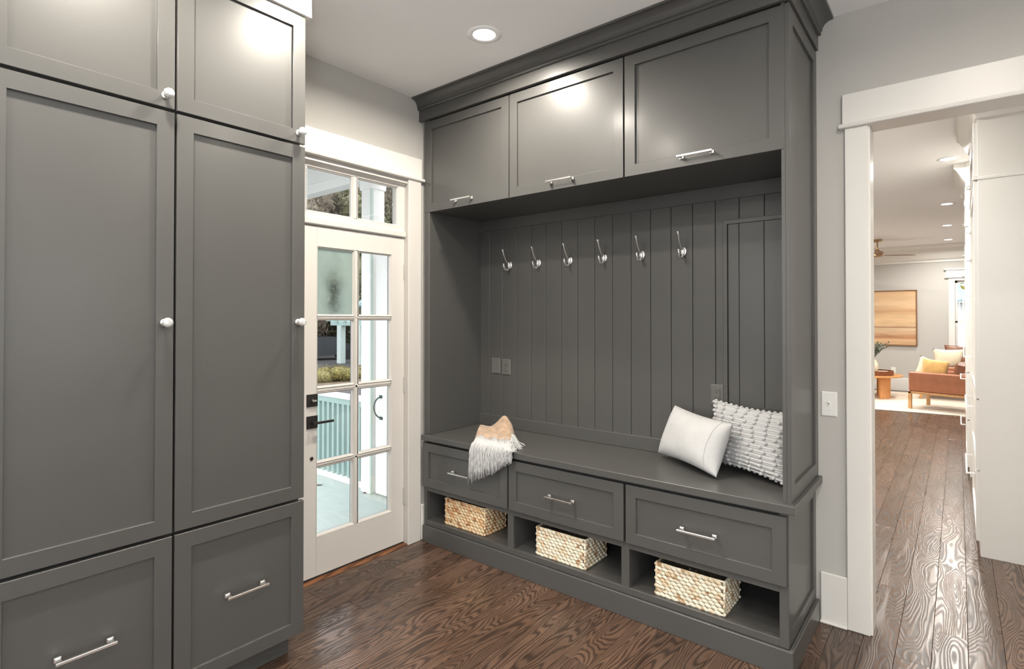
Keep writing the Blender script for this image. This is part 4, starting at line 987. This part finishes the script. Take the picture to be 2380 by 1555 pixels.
bk = thing('book', (1.715, 9.34, .4505), 'small cream book lying in the rattan tray', 'book', rz=.3)
bx(-.075, .075, -.055, .055, .001, .07, b=.003).build('cover', M['cream_cloth'], bk)
va = thing('vase', (1.520, 9.50, .4505), 'cream ceramic vase standing in the rattan tray', 'vase')
MB().lathe([(.002, 0), (.06, 0), (.085, .03), (.100, .10), (.098, .17), (.078, .23), (.055, .265), (.050, .28), (.044, .28), (.044, .25), (.002, .24)], 32, caps=False).build('body', M['ceramic'], va, smooth=True)
pl = thing('eucalyptus_bunch', (1.520, 9.50, .72), 'bunch of green eucalyptus stems standing in the cream vase', 'plant')
r = random.Random(11); ms = MB(); mlv = MB()
for i in range(26):
    az = r.uniform(0, 2 * PI); out = r.uniform(.08, .36); hh = r.uniform(.16, .36)
    p = bez([(0, 0, -.18), (0, 0, .05), (math.cos(az) * out * .4, math.sin(az) * out * .4, hh * .8), (math.cos(az) * out, math.sin(az) * out, hh)], 10); ms.tube(p, .003, 4)
    for q in range(4, 11):
        for s_ in (-1, 1, 1):
            d = Vector((r.uniform(-1, 1), r.uniform(-1, 1), r.uniform(-.5, .8))).normalized(); R = d.to_track_quat('X', 'Z').to_matrix().to_4x4()
            mlv.ell(p[q] + d * .02, (.022, .013, .002), 6, 4, R)
ms.build('stems', M['stem'], pl); mlv.build('leaves', M['leaf'], pl, kind='stuff')
# painting
pa = thing('painting', (1.53, 11.0, 1.518), 'large abstract beige and rust painting in a thin walnut frame', 'painting')
MB().sweep_rect(-.622, .622, -.579, .579, [(0, 0), (0, -.044), (.018, -.044), (.018, -.030)]).build('frame', M['frame_wood'], pa)
bx(-.602, .602, -.032, -.006, -.559, .559).build('canvas', M['art'], pa)
# ceiling fan
fan = thing('ceiling_fan', (1.640, 9.23, CEIL), 'brass ceiling fan with wooden blades in the living room', 'ceiling fan')
MB().lathe([(.075, 0), (.075, -.03), (.068, -.045), (.02, -.047)], 28).build('canopy', M['brass'], fan)
MB().lathe([(.012, -.04), (.012, -.21)], 12).build('down_rod', M['brass'], fan)
MB().lathe([(.02, -.18), (.035, -.20), (.045, -.225), (.075, -.24), (.088, -.25), (.088, -.275), (.095, -.28), (.095, -.305), (.06, -.325), (.002, -.33)], 28).build('motor_housing', M['brass'], fan)
for a in (30, -88, 150):
    R = Matrix.Rotation(math.radians(a), 4, 'Z') @ Matrix.Rotation(math.radians(9), 4, 'X')
    m = MB(); out = [(.07, .03), (.16, .055), (.35, .068), (.56, .062), (.64, .045), (.66, .02)]
    top = [(x_, w_) for x_, w_ in out] + [(x_, -w_) for x_, w_ in out[::-1]]; n = len(top)
    m.add([(x_, y_, z_) for z_ in (-.300, -.292) for x_, y_ in top], [tuple(range(n))[::-1], tuple(range(n, 2 * n))] + [(i, (i + 1) % n, (i + 1) % n + n, i + n) for i in range(n)], R)
    m.build('blade', M['walnut'], fan)

# ------------------------------------------------------------------ porch and outside
PZ = -.10
pf = sgroup('porch_floor', 'mint painted porch floor boards'); 
bm_ = MB().box(-1.7, 1.7, -.0705, .0705, -.03, 0, b=.0022).mesh('board', M['mint'])
y = -3.1
while y < .22:
    place(bm_, 'board', pf, (-1.93, y, PZ)); y += .1425
bx(-3.62, -.2, -3.17, .20, PZ - .20, PZ - .032).build('joist_deck', M['ext_white'], pf)
pr_ = sgroup('porch_roof', 'white porch ceiling and beam')
bx(-3.75, -.2, -3.2, .22, 3.02, 3.10).build('ceiling_panel', M['ext_white'], pr_)
bx(-3.75, -.2, .035, .165, 2.785, 2.88, b=.003).build('beam', M['ext_white'], pr_)
bx(-3.75, -.2, .050, .150, 2.88, 3.02).build('fascia', M['ext_white'], pr_)
bx(-3.75, -3.62, -3.2, .165, 2.785, 3.02, b=.003).build('beam', M['ext_white'], pr_)
# exterior skin of the house
struct('wall_outside', MB().box(-.215, -.2005, -5.1, DY0 - .1, PZ - .8, 3.0).box(-.215, -.2005, DY1 + .1, 1.0, PZ - .8, 3.0).box(-.215, -.2005, DY0 - .1, DY1 + .1, 2.5, 3.0), M['ext_white'])
def post(x_, y_, w_, label):
    t = thing('porch_post', (x_, y_, PZ), label, 'post')
    h = 2.785 - PZ
    bx(-w_ / 2, w_ / 2, -w_ / 2, w_ / 2, 0, h, b=.004).build('shaft', M['ext_white'], t)
    bx(w_ / 2 - .012, w_ / 2 + .006, -w_ / 2 - .006, -w_ / 2 + .022, .0, h - .001, b=.002).build('corner_strip', M['seal_mint'], t)
    bx(-w_ / 2 - .012, w_ / 2 + .012, -w_ / 2 - .012, w_ / 2 + .012, h - .10, h, b=.004).build('cap', M['ext_white'], t)
    return t
post(-1.425, .100, .150, 'white square porch post seen through the right-hand door panes')
post(-1.02, .16, .11, 'white porch post nearest the house, seen in the transom')
gt = thing('porch_gate', (-1.32, .075, PZ + .01), 'tall white porch gate leaf with a dark green pull handle', 'gate')
bx(0, .80, -.02, .02, 0, 2.16, b=.003).build('leaf', M['ext_white'], gt)
m = MB(); c = [(.075, -.02, .865), (.060, -.055, .845), (.052, -.062, .785), (.062, -.055, .725), (.085, -.02, .705)]
m.tube(bez([(.078, -.025, .88), (.03, -.085, .86), (.03, -.085, .71), (.085, -.025, .69)], 12), .0065, 8); m.box(.062, .098, -.030, -.019, .868, .895, b=.002); m.box(.066, .104, -.030, -.019, .675, .702, b=.002)
m.build('pull_handle', M['green_iron'], gt)
rl = thing('porch_railing', (-2.55, .106, PZ), 'white-capped mint porch railing with square balusters', 'railing')
bx(-1.10, 1.05, -.050, .050, .815, .855, b=.004).build('cap_rail', M['ext_white'], rl)
bx(-1.10, 1.05, -.020, .020, .755, .815, b=.003).build('top_rail', M['mint_rail'], rl)
bx(-1.10, 1.05, -.030, .030, .0, .055, b=.004).build('bottom_rail', M['ext_white'], rl)
bl = MB().box(-.018, .018, -.018, .018, .055, .756, b=.002).mesh('baluster', M['mint_rail'])
xx = -1.05
while xx < 1.04: place(bl, 'baluster', rl, (xx, 0, 0)); xx += .086
r2 = thing('porch_railing', (-3.62, -1.5, PZ), 'porch railing along the front edge of the porch, mostly hidden', 'railing', rz=PI / 2)
bx(-1.6, 1.55, -.05, .05, .815, .855, b=.004).build('cap_rail', M['ext_white'], r2); bx(-1.6, 1.55, -.02, .02, .755, .815, b=.003).build('top_rail', M['mint_rail'], r2); bx(-1.6, 1.55, -.03, .03, .0, .055, b=.004).build('bottom_rail', M['ext_white'], r2)
xx = -1.55
while xx < 1.5: place(bl, 'baluster', r2, (xx, 0, 0)); xx += .086
post(-3.62, .10, .16, 'white porch post at the outer corner of the porch')
for i, (x_, y_) in enumerate(((-1.95, -.12), (-1.42, .02))):
    t = thing('dry_leaf', (x_, y_, PZ + .002), ['curled brown leaf out on the porch boards', 'curled brown leaf lying close to the porch railing'][i], 'leaf', rz=.8 + i)
    m = MB(); vs = []; 
    for k_ in range(7):
        u = k_ / 6; w_ = .014 * math.sin(u * PI) + .0005; vs += [(u * .06 - .03, -w_, .010 * abs(u - .5)), (u * .06 - .03, w_, .010 * abs(u - .5) + .004)]
    m.add(vs, [(2 * k_, 2 * k_ + 2, 2 * k_ + 3, 2 * k_ + 1) for k_ in range(6)]); m.build('blade', M['dry_leaf'], t)
# ground
GZ = -.95
struct('ground', bx(-80, 40, -60, 70, GZ - .1, GZ), M['ground'])
struct('ground_bounce_slab', MB().box(5.2, 16, -12, 14, GZ, GZ + .35).box(-.5, 5.2, -14, -5.3, GZ, GZ + .35), M['bounce_pale'])  # unseen pale slabs added to bounce daylight up to the ceiling
struct('ground_bed', bx(-17.4, -14.6, 3.0, 14.0, GZ + .001, GZ + .05), M['soil'])
def leafy(m, c, rad, n, size, r, shell=.55):
    for _ in range(n):
        d = Vector((r.gauss(0, 1), r.gauss(0, 1), r.gauss(0, 1))).normalized(); rr_ = shell + (1 - shell) * r.random()
        p = Vector(c) + Vector((d.x * rad[0], d.y * rad[1], d.z * rad[2])) * rr_
        R = Euler((r.uniform(0, 6.3), r.uniform(0, 6.3), r.uniform(0, 6.3))).to_matrix(); s_ = size * r.uniform(.6, 1.3)
        q = [p + R @ Vector(v) * s_ for v in ((-1, 0, 0), (0, -.45, .1), (1, 0, 0), (0, .45, .1))]; m.add(q, [(0, 1, 2, 3)])
def hedge_():
    r = random.Random(21); m = MB()
    for i in range(26):
        c = (-16.2 + r.uniform(-.4, .4), 4.5 + i * .30, GZ + .22 + .12 * math.sin(i * .9)); m.ell(c, (.42, .36, .26), 10, 8); leafy(m, c, (.55, .5, .36), 420, .035, r, .8)
    o = m.build('hedge', M['hedge']); return tag(o, 'low yellow-green clipped hedge between porch and neighbouring house', 'hedge')
hedge_()
def tree_meshes(kind, seed, mt):
    r = random.Random(seed); m = MB()
    for i in range(22):
        a = r.uniform(0, 6.3); c = (math.cos(a) * r.uniform(0, 2.4), math.sin(a) * r.uniform(0, 2.4), .9 + 7.6 * (i + r.random()) / 22); rad = r.uniform(1.1, 1.9)
        m.ell(c, (rad * .78, rad * .78, rad * .7), 9, 7); leafy(m, c, (rad, rad, rad), 460, .12, r, .80)
    tk = MB(); tk.tube([(0, 0, -.3), (.1, .05, 2), (-.05, .1, 5), (.1, 0, 7.5)], [.26, .2, .14, .06], 8)
    for i in range(5):
        a = r.uniform(0, 6.3); tk.tube([(0, 0, 2 + i * .8), (math.cos(a) * .9, math.sin(a) * .9, 3.2 + i * .8), (math.cos(a) * 1.7, math.sin(a) * 1.7, 4.1 + i * .8)], [.09, .06, .03], 6)
    return m.mesh('crown', mt, fix=False), tk.mesh('trunk', M['bark'])
TA = tree_meshes(0, 31, M['tree_leaf']); TB = tree_meshes(1, 47, M['tree_leaf2'])
spots = [(-31.5, 14.5, 1.3), (-33.5, 21, 1.35), (-31, 8.5, 1.3), (-38, 17.5, 1.55), (-40, 25, 1.6), (-38, 11, 1.55), (-47, 22, 1.9), (-48, 31, 1.9), (-47, 14, 1.9), (-37, 32, 1.5), (-31, 2, 1.3), (-44, 41, 1.9)]
for i, (x_, y_, s_) in enumerate(spots):
    t = thing('garden_tree', (x_, y_, GZ), 'large dense tree in the belt of trees beyond the street', 'tree', 'belt of trees beyond the street', rz=i * 1.3); t.scale = (s_, s_, s_)
    cr, tk = TA if i % 2 else TB
    place(cr, 'crown', t, (0, 0, 0)); place(tk, 'trunk', t, (0, 0, 0))
# parked car shape on the street
car = thing('parked_car', (-27.2, 15.6, GZ), 'dark parked car on the street, seen past the hedge', 'car', rz=math.radians(75))
m = MB(); sec = [(-2.1, .35), (-2.05, .75), (-1.2, .92), (-.6, 1.35), (.7, 1.38), (1.3, .98), (2.05, .85), (2.15, .45), (2.1, .3), (-2.1, .28)]
n = len(sec); m.add([(x_, y_, z_) for y_ in (-.85, .85) for x_, z_ in sec], [tuple(range(n)), tuple(range(n, 2 * n))[::-1]] + [(i, (i + 1) % n, (i + 1) % n + n, i + n) for i in range(n)]); m.build('body', M['dark_car'], car)
for x_ in (-1.35, 1.35):
    for y_ in (-.86, .70): MB().lathe([(.32, 0), (.32, .16)], 20, Matrix.Translation((x_, y_ + .16, .32)) @ Matrix.Rotation(PI / 2, 4, 'X')).build('wheel', M['rubber'], car)
m = MB(); m.add([(-1.14, -.7, .945), (-1.14, .7, .945), (-.64, .66, 1.33), (-.64, -.66, 1.33)], [(0, 1, 2, 3)], Matrix.Translation((-.012, 0, .012))); m.build('windscreen', M['vinyl'], car)
# neighbouring house
nh = thing('neighbour_house', (-21.0, 19.5, GZ), 'pale mint neighbouring house with a teal metal roof and porch columns', 'house')
bx(-4.0, 5.0, -2.6, 3.2, 0, 3.2).build('wall', M['siding'], nh)
m = MB()
for i in range(21): m.box(5.0, 5.03, -2.6, 3.2, .03 + i * .15, .17 + i * .15); m.box(-4, 5.0, -2.63, -2.6, .03 + i * .15, .17 + i * .15)
m.build('clapboard', M['siding'], nh, kind='stuff')
def hip(m, x0, x1, y0, y1, z0, h, t=.08):
    cx0, cx1 = x0 + (y1 - y0) / 2, x1 - (y1 - y0) / 2; cy = (y0 + y1) / 2
    if cx0 > cx1: cx0 = cx1 = (x0 + x1) / 2
    vs = [(x0, y0, z0), (x1, y0, z0), (x1, y1, z0), (x0, y1, z0), (cx0, cy, z0 + h), (cx1, cy, z0 + h), (x0, y0, z0 - t), (x1, y0, z0 - t), (x1, y1, z0 - t), (x0, y1, z0 - t)]
    m.add(vs, [(0, 1, 5, 4), (1, 2, 5), (2, 3, 4, 5), (3, 0, 4), (0, 6, 7, 1), (1, 7, 8, 2), (2, 8, 9, 3), (3, 9, 6, 0), (6, 9, 8, 7)]); return m
RX0, RY0, RZ0 = -4.3, -3.1, 3.25
hip(MB(), RX0, 5.6, RY0, 3.7, RZ0, 3.1).build('roof', M['metal_roof'], nh)
m = MB()
for i in range(24):
    x_ = RX0 + .2 + i * .42; k_ = min(1, (x_ - RX0) / 3.4, (5.6 - x_) / 3.4)
    m.tube([(x_, RY0, RZ0 + .02), (x_, RY0 + 3.4 * k_, RZ0 + .02 + 3.1 * k_)], .03, 4)
m.build('roof_seams', M['mint_rail'], nh, kind='stuff')
bx(-3.6, 5.0, -4.95, -4.70, 2.09, 2.34, b=.01).build('porch_beam', M['mint_rail'], nh)
m = MB()
for i in range(12): m.box(-3.65 + i * .75, -3.55 + i * .75, -5.2, -2.6, 2.34, 2.50)
m.build('porch_rafters', M['mint_rail'], nh, kind='stuff')
for x_ in (-2.72, -.95, 1.2, 3.4): bx(x_ - .17, x_ + .17, -5.0, -4.66, 0, 2.09, b=.01).build('porch_column', M['mint'], nh)
for x_ in (-2.2, .6):
    f = bx(x_ - .5, x_ + .5, -2.66, -2.62, .9, 2.1).build('window', M['mint'], nh); bx(x_ - .42, x_ + .42, -2.665, -2.661, .98, 2.02).build('pane', M['vinyl'], f)
# outside the far living-room window
h2 = thing('white_house', (4.4, 17.5, GZ), 'white clapboard house seen through the far living room window', 'house')
bx(-4, 4, -.0, 4, 0, 3.0).build('wall', M['white_siding'], h2)
m = MB()
for i in range(17): m.box(-4, 4, -.03, .0, .02 + i * .17, .17 + i * .17)
m.build('clapboard', M['white_siding'], h2, kind='stuff')
hip(MB(), -4.4, 4.4, -.4, 4.4, 3.0, 1.4).build('roof', M['metal_roof'], h2)
t = thing('garden_tree', (3.4, 14.2, GZ), 'yellow-leaved tree outside the far living room window', 'tree')
r = random.Random(77); m = MB()
for i in range(7): c = (r.uniform(-.9, .5), r.uniform(-.5, .5), r.uniform(3.2, 4.4)); leafy(m, c, (.6, .5, .5), 160, .07, r, .3)
m.build('crown', M['gold_leaf'], t); MB().tube([(.8, .3, 0), (.5, .2, 2.2), (0, 0, 3.6)], [.09, .07, .03], 6).build('trunk', M['bark'], t)
